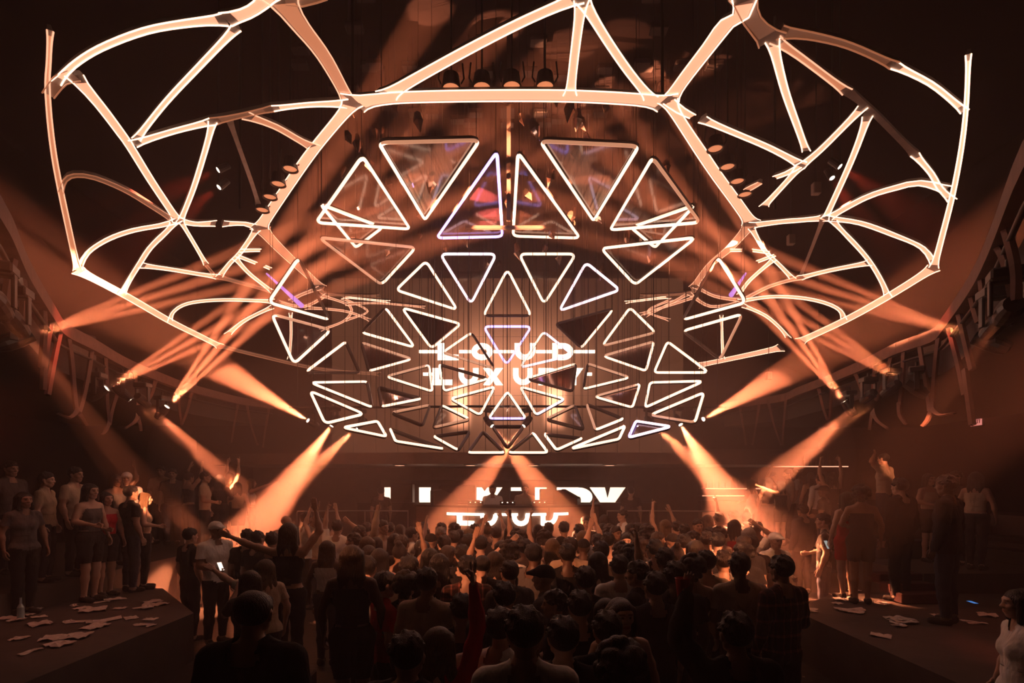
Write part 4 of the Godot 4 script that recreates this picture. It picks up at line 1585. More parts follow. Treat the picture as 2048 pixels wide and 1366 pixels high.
# ------------------------------------------------------------------ small things
func small_things() -> void:
	# napkins strewn over the two decks
	var paper := grained("napkin_paper", Color(0.80, 0.68, 0.63), 0.9, 3.0)
	var forms := []
	for k in 3:
		var s := Shape.new()
		var n := 5
		var rr := RandomNumberGenerator.new()
		rr.seed = 20 + k
		var hgt := []
		for i in n + 1:
			var row := []
			for j in n + 1:
				row.append(0.006 + rr.randf() * 0.022)
			hgt.append(row)
		var w: float = [0.24, 0.30, 0.20][k]
		var d: float = [0.20, 0.13, 0.18][k]
		for i in n:
			for j in n:
				var p := func(a: int, b: int) -> Vector3: return Vector3((float(a) / n - 0.5) * w, hgt[a][b], (float(b) / n - 0.5) * d + (0.05 * sin(float(a)) if k == 1 else 0.0))
				s.quad(p.call(i, j), p.call(i + 1, j), p.call(i + 1, j + 1), p.call(i, j + 1), Vector3.UP)
				var u := Vector3(0, -0.004, 0)
				s.quad(p.call(i, j) + u, p.call(i + 1, j) + u, p.call(i + 1, j + 1) + u, p.call(i, j + 1) + u, Vector3.DOWN)
		forms.append(s.mesh())
	var at := 0
	for q in NAPKINS:
		var o := obj("paper_napkin", forms[at % 3], paper)
		o.position = Vector3(q.x, 0.672, q.y)
		o.rotation.y = at * 2.4
		o.scale = Vector3.ONE * (1.0 + 0.35 * sin(at * 1.7))
		tag(o, "crumpled pale paper napkin lying on the %s deck" % ("left" if q.x < 0 else "right"), "napkin", "napkins on the %s deck" % ("left" if q.x < 0 else "right"))
		at += 1
	# red cup held up by the man in black
	var cup := base("red_cup", held["red cup"] - Vector3(0, 0.05, 0))
	tag(cup, "red plastic cup held up at lower right", "cup")
	var c := Shape.new()
	c.lathe([Vector2(0.0, 0.0), Vector2(0.032, 0.0), Vector2(0.045, 0.118), Vector2(0.048, 0.12), Vector2(0.046, 0.122), Vector2(0.043, 0.118), Vector2(0.031, 0.006), Vector2(0, 0.006)], 20)
	obj("wall", c.mesh(), mat("red_plastic", Color(0.55, 0.03, 0.03), 0.35), cup)
	# phones with lit screens
	var scr := {"pale": glow("phone_pale", Color(0.75, 0.95, 0.9), 0.35), "blue": glow("phone_blue", Color(0.06, 0.35, 1.0), 0.6), "white": glow("phone_white", Color(1.0, 0.75, 0.6), 2.0)}
	for p in PHONES:
		var r := base("mobile_phone", held.get(p[5], p[0]), deg_to_rad(p[1]))
		tag(r, p[3], "phone")
		r.rotation.x = p[4]
		obj("case", box_mesh(Vector3(0.075, 0.15, 0.009), 0.003), mat("phone_black", Color(0.01, 0.01, 0.01), 0.3), r)
		obj("screen", box_mesh(Vector3(0.068, 0.14, 0.002)), scr[p[2]], r).position = Vector3(0, 0, 0.005)
	# exit sign on the right wall
	var ex := base("exit_sign", Vector3(11.62, 4.04, -13.6), -PI / 2)
	tag(ex, "small red exit sign on the dark right wall", "sign")
	obj("housing", box_mesh(Vector3(0.36, 0.22, 0.06), 0.01), mat("sign_white", Color(0.5, 0.4, 0.4), 0.5), ex)
	var fill := obj("sign_face", box_mesh(Vector3(0.33, 0.19, 0.004)), glow("exit_face", Color(1.0, 0.30, 0.25), 0.9), ex)
	fill.position = Vector3(0, 0, 0.032)
	var tm := TextMesh.new()
	tm.text = "EXIT"
	tm.font_size = 48
	tm.pixel_size = 0.0026
	tm.depth = 0.006
	var font := SystemFont.new()
	font.font_names = PackedStringArray(["Droid Sans"])
	font.font_weight = 700
	tm.font = font
	var tx := obj("lettering", tm, mat("sign_dark", Color(0.12, 0.005, 0.005), 0.6), ex)
	tx.position = Vector3(0, 0, 0.037)
	# back bar on the right: two glowing shelves with bottles
	var bar := base("back_bar", Vector3(7.6, 0, -17.0))
	tag(bar, "back bar with glowing shelves beyond the right podium", "bar shelf")
	var wood := grained("bar_wood", Color(0.10, 0.06, 0.045), 0.5, 0.9)
	place_box("cabinet", Vector3(-1.6, 0, -0.35), Vector3(1.6, 2.0, 0.0), wood, bar, 0.02)
	place_box("back_panel", Vector3(-1.6, 2.0, -0.4), Vector3(4.0, 3.6, -0.3), wood, bar)
	var shelf_glow := glow("shelf_light", CREAM, 2.2)
	for s in [[-1.5, 0.9, 2.34], [-1.6, 0.6, 2.12], [0.5, 2.9, 3.02]]:
		var sh := place_box("shelf", Vector3(s[0], s[2], -0.3), Vector3(s[1], s[2] + 0.035, 0.05), wood, bar)
		place_box("shelf_light", Vector3(s[0], s[2] + 0.002, 0.051), Vector3(s[1], s[2] + 0.033, 0.06), shelf_glow, sh)
	area_light("bar_wash", Vector3(7.4, 2.35, -16.9), Vector3(6.5, 1.5, -12), Vector2(2.4, 0.1), CREAM, 0.5)
	var bottle := Shape.new()
	bottle.lathe([Vector2(0, 0), Vector2(0.038, 0), Vector2(0.04, 0.01), Vector2(0.04, 0.17), Vector2(0.015, 0.22), Vector2(0.013, 0.29), Vector2(0.015, 0.30), Vector2(0, 0.30)], 10)
	var bm := bottle.mesh()
	for i in 22:
		var upper := i >= 11
		var o := obj("bottle", bm, mat("bottle_glass", Color(0.25, 0.14, 0.08), 0.1))
		o.position = Vector3(7.6 + (0.62 + 0.2 * (i - 11) if upper else -1.4 + 0.2 * i), 3.055 if upper else 2.375, -17.12)
		o.scale.y = 0.8 + 0.35 * absf(sin(i * 2.1))
		tag(o, "liquor bottle on the %s glowing back bar shelf" % ("upper" if upper else "lower"), "bottle", "bottles on the %s bar shelf" % ("upper" if upper else "lower"))
	# drinks bottle glinting on the left deck and lounge sofas
	var wb := obj("water_bottle", bm, mat("bottle_clear", Color(0.45, 0.6, 0.62), 0.08))
	wb.position = Vector3(-6.55, 0.67, -7.4)
	tag(wb, "clear bottle glinting pale blue at the far left deck", "bottle")
	sofa(Vector3(-9.6, 1.0, -7.4), PI / 2, "dark lounge sofa at the left tier wall")
	sofa(Vector3(9.8, 1.0, -10.4), -PI / 2, "dark lounge sofa at the right tier wall")
	# seats on the mezzanine
	for q in [[Vector3(-8.1, 4.45, -9.0), "left balcony"], [Vector3(-8.4, 4.45, -10.6), "left balcony"], [Vector3(-8.0, 4.45, -7.8), "left balcony"], [Vector3(8.0, 4.45, -9.0), "right balcony"], [Vector3(8.2, 4.45, -10.4), "right balcony"]]:
		at += 1
		lounge_chair(q[0], at * 1.3, "pale lounge chair behind the %s lattice%s" % [q[1], [", nearest the wide fan", ", by the thin struts", ", at its middle", ", deep end", ", near end"][at % 5]])
	# added lamps under the mezzanine edge, made up to brighten the two decks
	for s in [-1.0, 1.0]:
		var r := base("downlight", Vector3(s * 6.75, 4.09, -7.0))
		tag(r, "added round downlight under the %s mezzanine edge" % ("left" if s < 0 else "right"), "downlight")
		var s1 := Shape.new()
		s1.lathe([Vector2(0.0, -0.005), Vector2(0.08, -0.012), Vector2(0.09, 0.0), Vector2(0.09, 0.012)], 14)
		obj("trim", s1.mesh(), mat("black_steel", Color(0.012, 0.011, 0.012)), r)
		var s2 := Shape.new()
		s2.lathe([Vector2(0.0, -0.02), Vector2(0.06, -0.014)], 14)
		obj("lamp_lens", s2.mesh(), glow("downlight_glow", CREAM, 3.0), r)
		spot("added_deck_light", r.position - Vector3(0, 0.03, 0), Vector3(s * 5.6, 0.6, -7.2), 34, 0.8, Color(1.0, 0.24, 0.13), 1.4, 0.05)
	# small fittings hung under the canopy
	for q in SPEAKERS:
		var r := base("ceiling_speaker", q[0])
		tag(r, q[1], "speaker", "small pale speakers under the canopy")
		obj("cabinet", box_mesh(Vector3(0.13, 0.19, 0.1), 0.012), mat("speaker_grey", Color(0.35, 0.28, 0.25), 0.6), r)
		obj("grille", box_mesh(Vector3(0.11, 0.17, 0.006), 0.002), mat("speaker_grille", Color(0.22, 0.17, 0.15), 0.5, 0.3), r).position = Vector3(0, 0, 0.052)
		var st := Shape.new()
		st.tube(PackedVector3Array([Vector3(0, 0.09, 0), Vector3(0, 10.5 - q[0].y, 0)]), 0.008, 5)
		obj("stem", st.mesh(), mat("lamp_black", Color(0.015, 0.014, 0.015)), r)
	for q in VIOLET_BARS:
		var t := Shape.new()
		t.tube(PackedVector3Array([q[0], q[1]]), 0.02, 8, false, 0.055)
		var o := obj("violet_tube_light", t.mesh(), glow("violet_bar", VIOLET, q[3]))
		tag(o, q[2], "tube light")
	# scraps of confetti on the dance floor
	var bits := Shape.new()
	for i in 260:
		var p := Vector3(rng.randf_range(-1.2, 4.0), 0.004, rng.randf_range(-9.0, -5.6))
		var a := rng.randf() * TAU
		var u := Vector3(cos(a), 0.15, sin(a)) * 0.018
		var w := Vector3(-sin(a), 0.2, cos(a)) * 0.012
		bits.quad(p - u - w, p + u - w, p + u + w, p - u + w, Vector3.UP)
	tag(obj("confetti", bits.mesh(), mat("foil", Color(0.7, 0.6, 0.5), 0.25, 0.6)), "glinting scraps of confetti on the dance floor", "confetti", "", "stuff")


func sofa(at: Vector3, turn: float, label: String) -> void:
	var r := base("lounge_sofa", at, turn)
	tag(r, label, "sofa")
	var m := grained("sofa_leather", Color(0.06, 0.02, 0.02), 0.45, 2.0)
	obj("seat", box_mesh(Vector3(2.2, 0.2, 0.75), 0.05), m, r).position = Vector3(0, 0.35, 0)
	obj("backrest", box_mesh(Vector3(2.2, 0.5, 0.18), 0.06), m, r).position = Vector3(0, 0.68, -0.33)
	obj("base", box_mesh(Vector3(2.1, 0.25, 0.65), 0.02), mat("sofa_base", Color(0.015, 0.012, 0.012), 0.7), r).position = Vector3(0, 0.125, 0)
	for s in [-1.0, 1.0]:
		obj("armrest", box_mesh(Vector3(0.18, 0.36, 0.75), 0.06), m, r).position = Vector3(s * 1.08, 0.5, 0)


func lounge_chair(at: Vector3, turn: float, label: String) -> void:
	var r := base("lounge_chair", at, turn)
	tag(r, label, "chair", "balcony chairs")
	var m := grained("chair_fabric", Color(0.30, 0.22, 0.19), 0.8, 2.0)
	obj("seat", box_mesh(Vector3(0.55, 0.1, 0.55), 0.03), m, r).position = Vector3(0, 0.42, 0)
	obj("backrest", box_mesh(Vector3(0.55, 0.5, 0.08), 0.03), m, r).position = Vector3(0, 0.7, -0.25)
	for s in [-1.0, 1.0]:
		for z in [-0.22, 0.22]:
			var t := Shape.new()
			t.tube(PackedVector3Array([Vector3(s * 0.23, 0, z), Vector3(s * 0.22, 0.38, z)]), 0.016, 6)
			obj("leg", t.mesh(), mat("black_steel", Color(0.012, 0.011, 0.012)), r)


# ------------------------------------------------------------------ measured places, in metres
# ring beam or rib, glow of its edge strips, then x, y, z, half width of each point
const RIBS := [
	[1, 2, [-4.222, 6.689, -5.075, 0.016, -4.515, 6.671, -5.411, 0.018, -4.84, 6.62, -5.787, 0.022, -5.345, 6.482, -6.461, 0.027, -5.843, 6.314, -7.197, 0.033, -6.931, 5.949, -8.865, 0.044]],
	[1, 3, [-6.931, 5.949, -8.865, 0.074, -6.909, 5.914, -9.935, 0.073, -6.986, 5.874, -11.384, 0.075, -6.997, 5.868, -12.515, 0.074, -7.006, 5.863, -13.403, 0.068]],
	[1, 1, [-7.006, 5.863, -13.403, 0.055, -6.558, 5.892, -14.573, 0.056, -5.419, 5.824, -15.896, 0.059, -3.963, 5.919, -17.095, 0.062]],
	[0, 3, [-4.665, 6.648, -5.682, 0.028, -4.351, 6.691, -5.502, 0.031, -3.955, 6.737, -5.338, 0.036, -3.426, 6.791, -5.199, 0.042, -2.983, 6.84, -5.167, 0.049, -2.66, 6.879, -5.179, 0.053]],
	[0, 3, [-2.66, 6.879, -5.179, 0.058, -2.444, 6.885, -5.12, 0.066, -2.252, 6.867, -5.004, 0.065, -2.064, 6.839, -4.831, 0.068]],
	[0, 1, [-4.861, 6.615, -5.818, 0.06, -4.604, 6.657, -5.659, 0.068, -4.43, 6.68, -5.621, 0.086]],
	[0, 3, [-4.43, 6.68, -5.621, 0.061, -4.471, 6.658, -6.034, 0.059, -4.548, 6.623, -6.498, 0.057, -4.596, 6.607, -6.713, 0.052, -4.798, 6.575, -7.434, 0.052, -5.208, 6.666, -8.68, 0.055]],
	[0, 3, [-2.613, 6.893, -5.293, 0.033, -3.186, 6.842, -5.699, 0.033, -3.82, 6.755, -6.134, 0.032, -4.455, 6.637, -6.596, 0.031]],
	[0, 3, [-4.537, 6.62, -6.655, 0.044, -4.006, 6.722, -6.578, 0.044, -3.506, 6.814, -6.536, 0.045]],
	[0, 1, [-3.506, 6.814, -6.536, 0.046, -3.171, 6.874, -6.52, 0.043, -2.778, 6.944, -6.501, 0.04]],
	[0, 3, [-2.778, 6.944, -6.501, 0.037, -2.353, 7.028, -6.554, 0.051, -1.943, 7.126, -6.678, 0.07]],
	[0, 3, [-3.51, 6.813, -6.544, 0.032, -3.867, 6.77, -7.031, 0.033, -4.51, 6.709, -7.874, 0.038, -5.212, 6.686, -8.753, 0.043]],
	[0, 0, [-3.318, 6.849, -6.553, 0.032, -3.502, 6.873, -7.201, 0.033, -3.854, 7.019, -8.313, 0.035, -4.157, 7.15, -9.2, 0.038]],
	[0, 2, [-3.119, 6.885, -6.535, 0.055, -2.897, 6.961, -6.853, 0.054, -2.759, 7.074, -7.314, 0.054, -2.67, 7.15, -7.589, 0.069]],
	[1, 3, [-1.882, 7.131, -6.676, 0.091, -2.66, 7.15, -7.6, 0.085, -3.354, 7.15, -8.483, 0.091, -4.487, 7.15, -9.971, 0.104]],
	[0, 2, [-2.042, 6.851, -4.904, 0.121, -1.992, 6.906, -5.28, 0.109, -1.909, 6.962, -5.754, 0.091, -1.912, 7.131, -6.676, 0.073]],
	[0, 1, [-1.999, 6.857, -4.941, 0.076, -1.878, 6.863, -4.979, 0.055, -1.627, 6.851, -4.904, 0.039]],
	[0, 1, [-5.847, 6.313, -7.195, 0.02, -5.639, 6.374, -7.009, 0.022, -5.477, 6.413, -6.964, 0.038, -5.309, 6.445, -7.078, 0.045, -5.175, 6.478, -7.441, 0.043, -5.159, 6.526, -7.937, 0.043, -5.25, 6.653, -8.685, 0.045]],
	[0, 3, [-5.208, 6.666, -8.68, 0.06, -5.171, 6.811, -9.101, 0.077, -4.958, 6.939, -9.354, 0.051]],
	[0, 3, [-4.888, 6.975, -9.449, 0.052, -4.64, 7.105, -9.723, 0.05, -4.532, 7.15, -9.971, 0.069]],
	[0, 3, [-5.22, 6.668, -8.699, 0.089, -5.459, 6.568, -8.639, 0.088, -5.788, 6.42, -8.489, 0.083, -6.186, 6.289, -8.506, 0.063, -6.607, 6.142, -8.652, 0.035, -6.901, 5.967, -8.848, 0.032]],
	[0, 3, [-5.243, 6.659, -8.698, 0.063, -5.602, 6.614, -8.996, 0.057, -5.942, 6.431, -9.141, 0.049, -6.246, 6.264, -9.347, 0.047, -6.618, 6.067, -9.617, 0.047, -6.922, 5.907, -9.863, 0.047]],
	[0, 3, [-6.283, 6.244, -9.402, 0.052, -6.059, 6.36, -9.875, 0.052, -5.829, 6.481, -10.426, 0.052, -5.67, 6.564, -10.773, 0.052]],
	[0, 1, [-5.67, 6.564, -10.773, 0.048, -5.508, 6.649, -11.326, 0.047, -5.238, 6.791, -12.26, 0.046]],
	[0, 3, [-5.217, 6.694, -8.788, 0.027, -5.459, 6.675, -9.608, 0.03, -5.612, 6.595, -10.237, 0.031]],
	[0, 1, [-5.627, 6.587, -10.265, 0.028, -5.696, 6.551, -10.711, 0.029]],
	[0, 3, [-4.569, 7.142, -10.013, 0.053, -5.064, 6.883, -10.412, 0.058, -5.321, 6.748, -10.547, 0.056, -5.659, 6.57, -10.789, 0.051]],
	[0, 3, [-5.037, 6.897, -10.357, 0.054, -4.911, 6.963, -10.49, 0.05, -4.782, 7.031, -10.649, 0.046]],
	[0, 3, [-5.141, 6.842, -10.452, 0.042, -5.016, 6.908, -10.97, 0.038]],
	[0, 3, [-5.192, 6.815, -10.479, 0.039, -5.253, 6.784, -11.219, 0.038, -5.238, 6.791, -12.26, 0.037]],
	[0, 3, [-4.951, 6.942, -11.206, 0.038, -4.909, 6.964, -11.393, 0.039]],
	[0, 3, [-6.986, 5.874, -11.384, 0.032, -6.79, 5.976, -11.149, 0.038, -6.545, 6.105, -11.077, 0.056, -6.286, 6.241, -11.244, 0.057, -5.918, 6.434, -11.729, 0.056, -5.401, 6.706, -12.64, 0.059]],
	[0, 3, [-6.638, 6.056, -13.039, 0.074, -6.124, 6.326, -12.832, 0.075, -5.5, 6.654, -12.871, 0.073]],
	[1, 2, [-4.487, 7.15, -9.971, 0.125, -4.492, 7.15, -10.86, 0.124, -4.457, 7.15, -11.813, 0.12, -4.403, 7.15, -12.917, 0.112]],
	[1, 1, [-4.403, 7.15, -12.917, 0.064, -4.387, 7.131, -13.405, 0.054, -3.154, 7.15, -13.604, 0.077]],
	[0, 2, [-4.437, 7.15, -13.015, 0.08, -4.904, 6.967, -12.998, 0.07, -5.153, 6.836, -13.031, 0.06]],
	[0, 2, [-4.387, 7.131, -13.405, 0.04, -4.975, 6.873, -13.512, 0.045, -5.349, 6.733, -12.792, 0.045]],
	[0, 2, [-4.991, 6.851, -13.557, 0.043, -4.173, 6.943, -14.125, 0.039, -3.685, 6.896, -14.741, 0.034]],
	[0, 2, [-4.552, 7.089, -13.354, 0.039, -4.016, 7.039, -14.025, 0.032, -4.261, 6.8, -14.422, 0.037, -4.925, 6.545, -14.446, 0.038]],
	[0, 3, [-4.115, 7.148, -13.633, 0.054, -2.994, 7.15, -14.014, 0.064]],
	[0, 2, [-4.118, 7.128, -13.684, 0.03, -3.666, 7.03, -14.4, 0.026, -4.261, 6.8, -14.422, 0.038]],
	[0, 2, [-4.108, 7.05, -13.903, 0.036, -3.276, 7.15, -14.13, 0.064, -2.167, 7.15, -14.449, 0.066]],
	[0, 3, [-5.344, 6.724, -13.545, 0.029, -5.611, 6.362, -14.254, 0.031, -5.984, 5.923, -15.062, 0.033]],
	[1, 3, [4.476, 6.675, -5.34, 0.015, 4.978, 6.588, -5.971, 0.019, 5.387, 6.468, -6.533, 0.024, 5.862, 6.307, -7.245, 0.03, 6.4, 6.163, -8.092, 0.037, 6.864, 5.985, -8.852, 0.044]],
	[1, 3, [6.864, 5.985, -8.852, 0.071, 6.909, 5.914, -9.935, 0.074, 6.965, 5.885, -11.351, 0.082, 6.945, 5.895, -13.059, 0.09]],
	[1, 3, [6.882, 5.928, -13.814, 0.111, 6.25, 5.927, -14.785, 0.1, 5.406, 5.889, -15.731, 0.096]],
	[0, 1, [2.648, 6.893, -5.345, 0.061, 2.936, 6.858, -5.338, 0.052, 3.363, 6.81, -5.4, 0.042, 3.926, 6.745, -5.572, 0.035]],
	[0, 3, [3.926, 6.745, -5.572, 0.031, 4.4, 6.681, -5.728, 0.029, 4.776, 6.621, -5.903, 0.027, 5.004, 6.58, -6.016, 0.026]],
	[1, 3, [2.116, 6.847, -4.879, 0.079, 2.185, 6.889, -5.147, 0.095, 2.098, 6.902, -5.246, 0.101, 2.048, 6.939, -5.562, 0.091, 1.97, 7.011, -6.103, 0.091, 1.94, 7.113, -6.607, 0.083]],
	[0, 1, [2.098, 6.847, -4.879, 0.086, 2.322, 6.898, -5.213, 0.088, 2.627, 6.902, -5.453, 0.094]],
	[0, 3, [2.627, 6.902, -5.453, 0.044, 3.077, 6.869, -6.098, 0.042, 3.552, 6.813, -6.701, 0.039, 3.842, 6.779, -7.067, 0.033]],
	[0, 2, [2.644, 6.899, -5.437, 0.04, 2.983, 6.865, -5.609, 0.038, 3.429, 6.812, -5.848, 0.037, 3.702, 6.773, -5.988, 0.036]],
	[0, 0, [3.702, 6.773, -5.988, 0.04, 4.13, 6.704, -6.224, 0.039, 4.624, 6.608, -6.521, 0.038, 4.989, 6.528, -6.734, 0.038]],
	[0, 3, [4.978, 6.531, -6.719, 0.031, 5.356, 6.44, -6.956, 0.032, 5.637, 6.365, -7.169, 0.034, 5.931, 6.285, -7.331, 0.036]],
	[0, 3, [3.982, 6.729, -6.161, 0.038, 3.974, 6.727, -6.476, 0.039, 3.97, 6.744, -6.988, 0.043, 3.955, 6.793, -7.438, 0.046]],
	[0, 3, [3.955, 6.793, -7.438, 0.042, 4.06, 6.899, -8.12, 0.04, 4.29, 7.15, -9.2, 0.052]],
	[0, 3, [2.437, 7.061, -6.872, 0.062, 2.902, 6.984, -7.016, 0.062, 3.423, 6.888, -7.172, 0.06, 3.94, 6.788, -7.371, 0.06]],
	[0, 3, [1.947, 7.116, -6.629, 0.097, 2.136, 7.105, -6.772, 0.088, 2.31, 7.083, -6.85, 0.07]],
	[0, 3, [3.939, 6.797, -7.432, 0.048, 3.906, 6.846, -7.673, 0.047, 3.845, 6.913, -7.905, 0.047]],
	[0, 2, [3.787, 7.022, -8.249, 0.041, 3.782, 7.15, -8.684, 0.064]],
	[0, 3, [4.114, 6.705, -6.285, 0.035, 4.301, 6.666, -6.759, 0.036, 4.523, 6.641, -7.37, 0.037, 5.09, 6.748, -8.817, 0.042]],
	[0, 3, [5.721, 6.345, -7.168, 0.051, 5.373, 6.427, -7.164, 0.06, 5.19, 6.471, -7.367, 0.063, 5.039, 6.538, -7.752, 0.056, 5.085, 6.727, -8.739, 0.053]],
	[1, 3, [1.922, 7.113, -6.607, 0.084, 2.432, 7.15, -7.328, 0.084, 3.098, 7.15, -8.21, 0.092, 3.725, 7.15, -9.005, 0.1, 4.33, 7.15, -9.78, 0.107]],
	[0, 3, [4.381, 7.15, -9.875, 0.101, 4.731, 7.057, -9.549, 0.056, 4.983, 6.865, -9.06, 0.086, 5.073, 6.737, -8.76, 0.083]],
	[0, 3, [5.085, 6.727, -8.739, 0.089, 5.443, 6.538, -8.493, 0.089, 5.998, 6.354, -8.513, 0.076, 6.497, 6.202, -8.61, 0.047, 6.822, 6.015, -8.787, 0.037]],
	[0, 0, [5.096, 6.771, -8.898, 0.034, 5.433, 6.689, -9.846, 0.032, 5.682, 6.558, -10.629, 0.027]],
	[0, 3, [5.17, 6.699, -8.749, 0.054, 5.913, 6.442, -9.226, 0.045, 6.259, 6.256, -9.432, 0.044, 6.628, 6.062, -9.721, 0.044, 6.909, 5.914, -9.987, 0.045]],
	[0, 3, [6.199, 6.288, -9.405, 0.05, 5.924, 6.431, -10.103, 0.05, 5.72, 6.538, -10.756, 0.048]],
	[0, 2, [5.72, 6.538, -10.756, 0.041, 5.504, 6.652, -11.532, 0.041, 5.383, 6.715, -12.599, 0.042]],
	[0, 3, [4.423, 7.15, -9.971, 0.039, 4.911, 6.963, -10.49, 0.053, 5.299, 6.759, -10.696, 0.053, 5.657, 6.572, -10.897, 0.049]],
	[1, 2, [4.355, 7.15, -9.837, 0.108, 4.375, 7.15, -10.814, 0.109, 4.3, 7.15, -11.678, 0.096, 4.38, 7.15, -12.917, 0.081]],
	[1, 1, [4.38, 7.15, -12.917, 0.058, 4.409, 7.14, -13.36, 0.059, 3.277, 7.15, -13.604, 0.077]],
	[0, 3, [4.421, 7.15, -10.929, 0.075, 4.624, 7.114, -10.844, 0.051]],
	[0, 3, [4.757, 7.044, -10.68, 0.049, 5.005, 6.914, -10.486, 0.049]],
	[0, 3, [4.976, 6.929, -10.948, 0.038, 5.098, 6.865, -10.483, 0.037]],
	[0, 3, [5.142, 6.842, -10.613, 0.036, 5.154, 6.836, -11.689, 0.036, 5.249, 6.785, -12.471, 0.034]],
	[0, 3, [5.366, 6.724, -12.695, 0.053, 5.682, 6.558, -11.905, 0.055, 6.056, 6.362, -11.388, 0.061, 6.421, 6.17, -11.123, 0.064, 6.717, 6.015, -11.111, 0.051, 6.935, 5.9, -11.335, 0.039]],
	[0, 3, [5.472, 6.668, -12.808, 0.073, 5.961, 6.412, -12.731, 0.068, 6.405, 6.179, -12.928, 0.057, 6.729, 6.008, -13.171, 0.053]],
	[0, 2, [4.403, 7.15, -12.917, 0.062, 4.92, 6.958, -13.042, 0.069, 5.349, 6.733, -12.653, 0.056]],
	[0, 2, [4.409, 7.14, -13.36, 0.04, 4.975, 6.873, -13.512, 0.045, 5.393, 6.71, -12.757, 0.046]],
	[0, 2, [4.387, 7.131, -13.405, 0.037, 4.016, 7.039, -14.025, 0.035, 3.651, 6.96, -14.602, 0.032]],
	[0, 3, [4.03, 7.15, -13.64, 0.078, 3.002, 7.15, -14.052, 0.064]],
	[0, 2, [4.116, 7.115, -13.72, 0.03, 3.677, 7.028, -14.394, 0.026, 4.261, 6.8, -14.422, 0.038]],
	[0, 2, [4.614, 7.065, -13.356, 0.039, 4.117, 7.035, -13.934, 0.037, 3.517, 7.012, -14.597, 0.035]],
	[0, 3, [5.312, 6.695, -13.654, 0.029, 5.569, 6.368, -14.279, 0.031, 5.918, 5.933, -15.103, 0.033]],
	[0, 3, [-1.431, 7.082, -6.479, 0.099, -0.901, 6.996, -6.01, 0.082, -0.276, 6.935, -5.525, 0.071, 0.212, 6.893, -5.179, 0.066, 0.646, 6.851, -4.904, 0.062]],
	[0, 3, [0.666, 6.859, -4.954, 0.045, 0.692, 6.948, -5.637, 0.049, 0.736, 7.082, -6.479, 0.053]],
	[0, 3, [0.68, 6.859, -4.954, 0.046, 0.998, 6.931, -5.489, 0.049, 1.339, 6.996, -6.01, 0.053, 1.71, 7.1, -6.554, 0.059]],
	[1, 3, [-1.882, 7.131, -6.676, 0.175, -1.43, 7.1, -6.554, 0.166, -0.916, 7.088, -6.504, 0.169, -0.088, 7.082, -6.479, 0.169, 0.738, 7.085, -6.491, 0.172, 1.463, 7.103, -6.567, 0.178, 1.94, 7.125, -6.667, 0.167]],
]

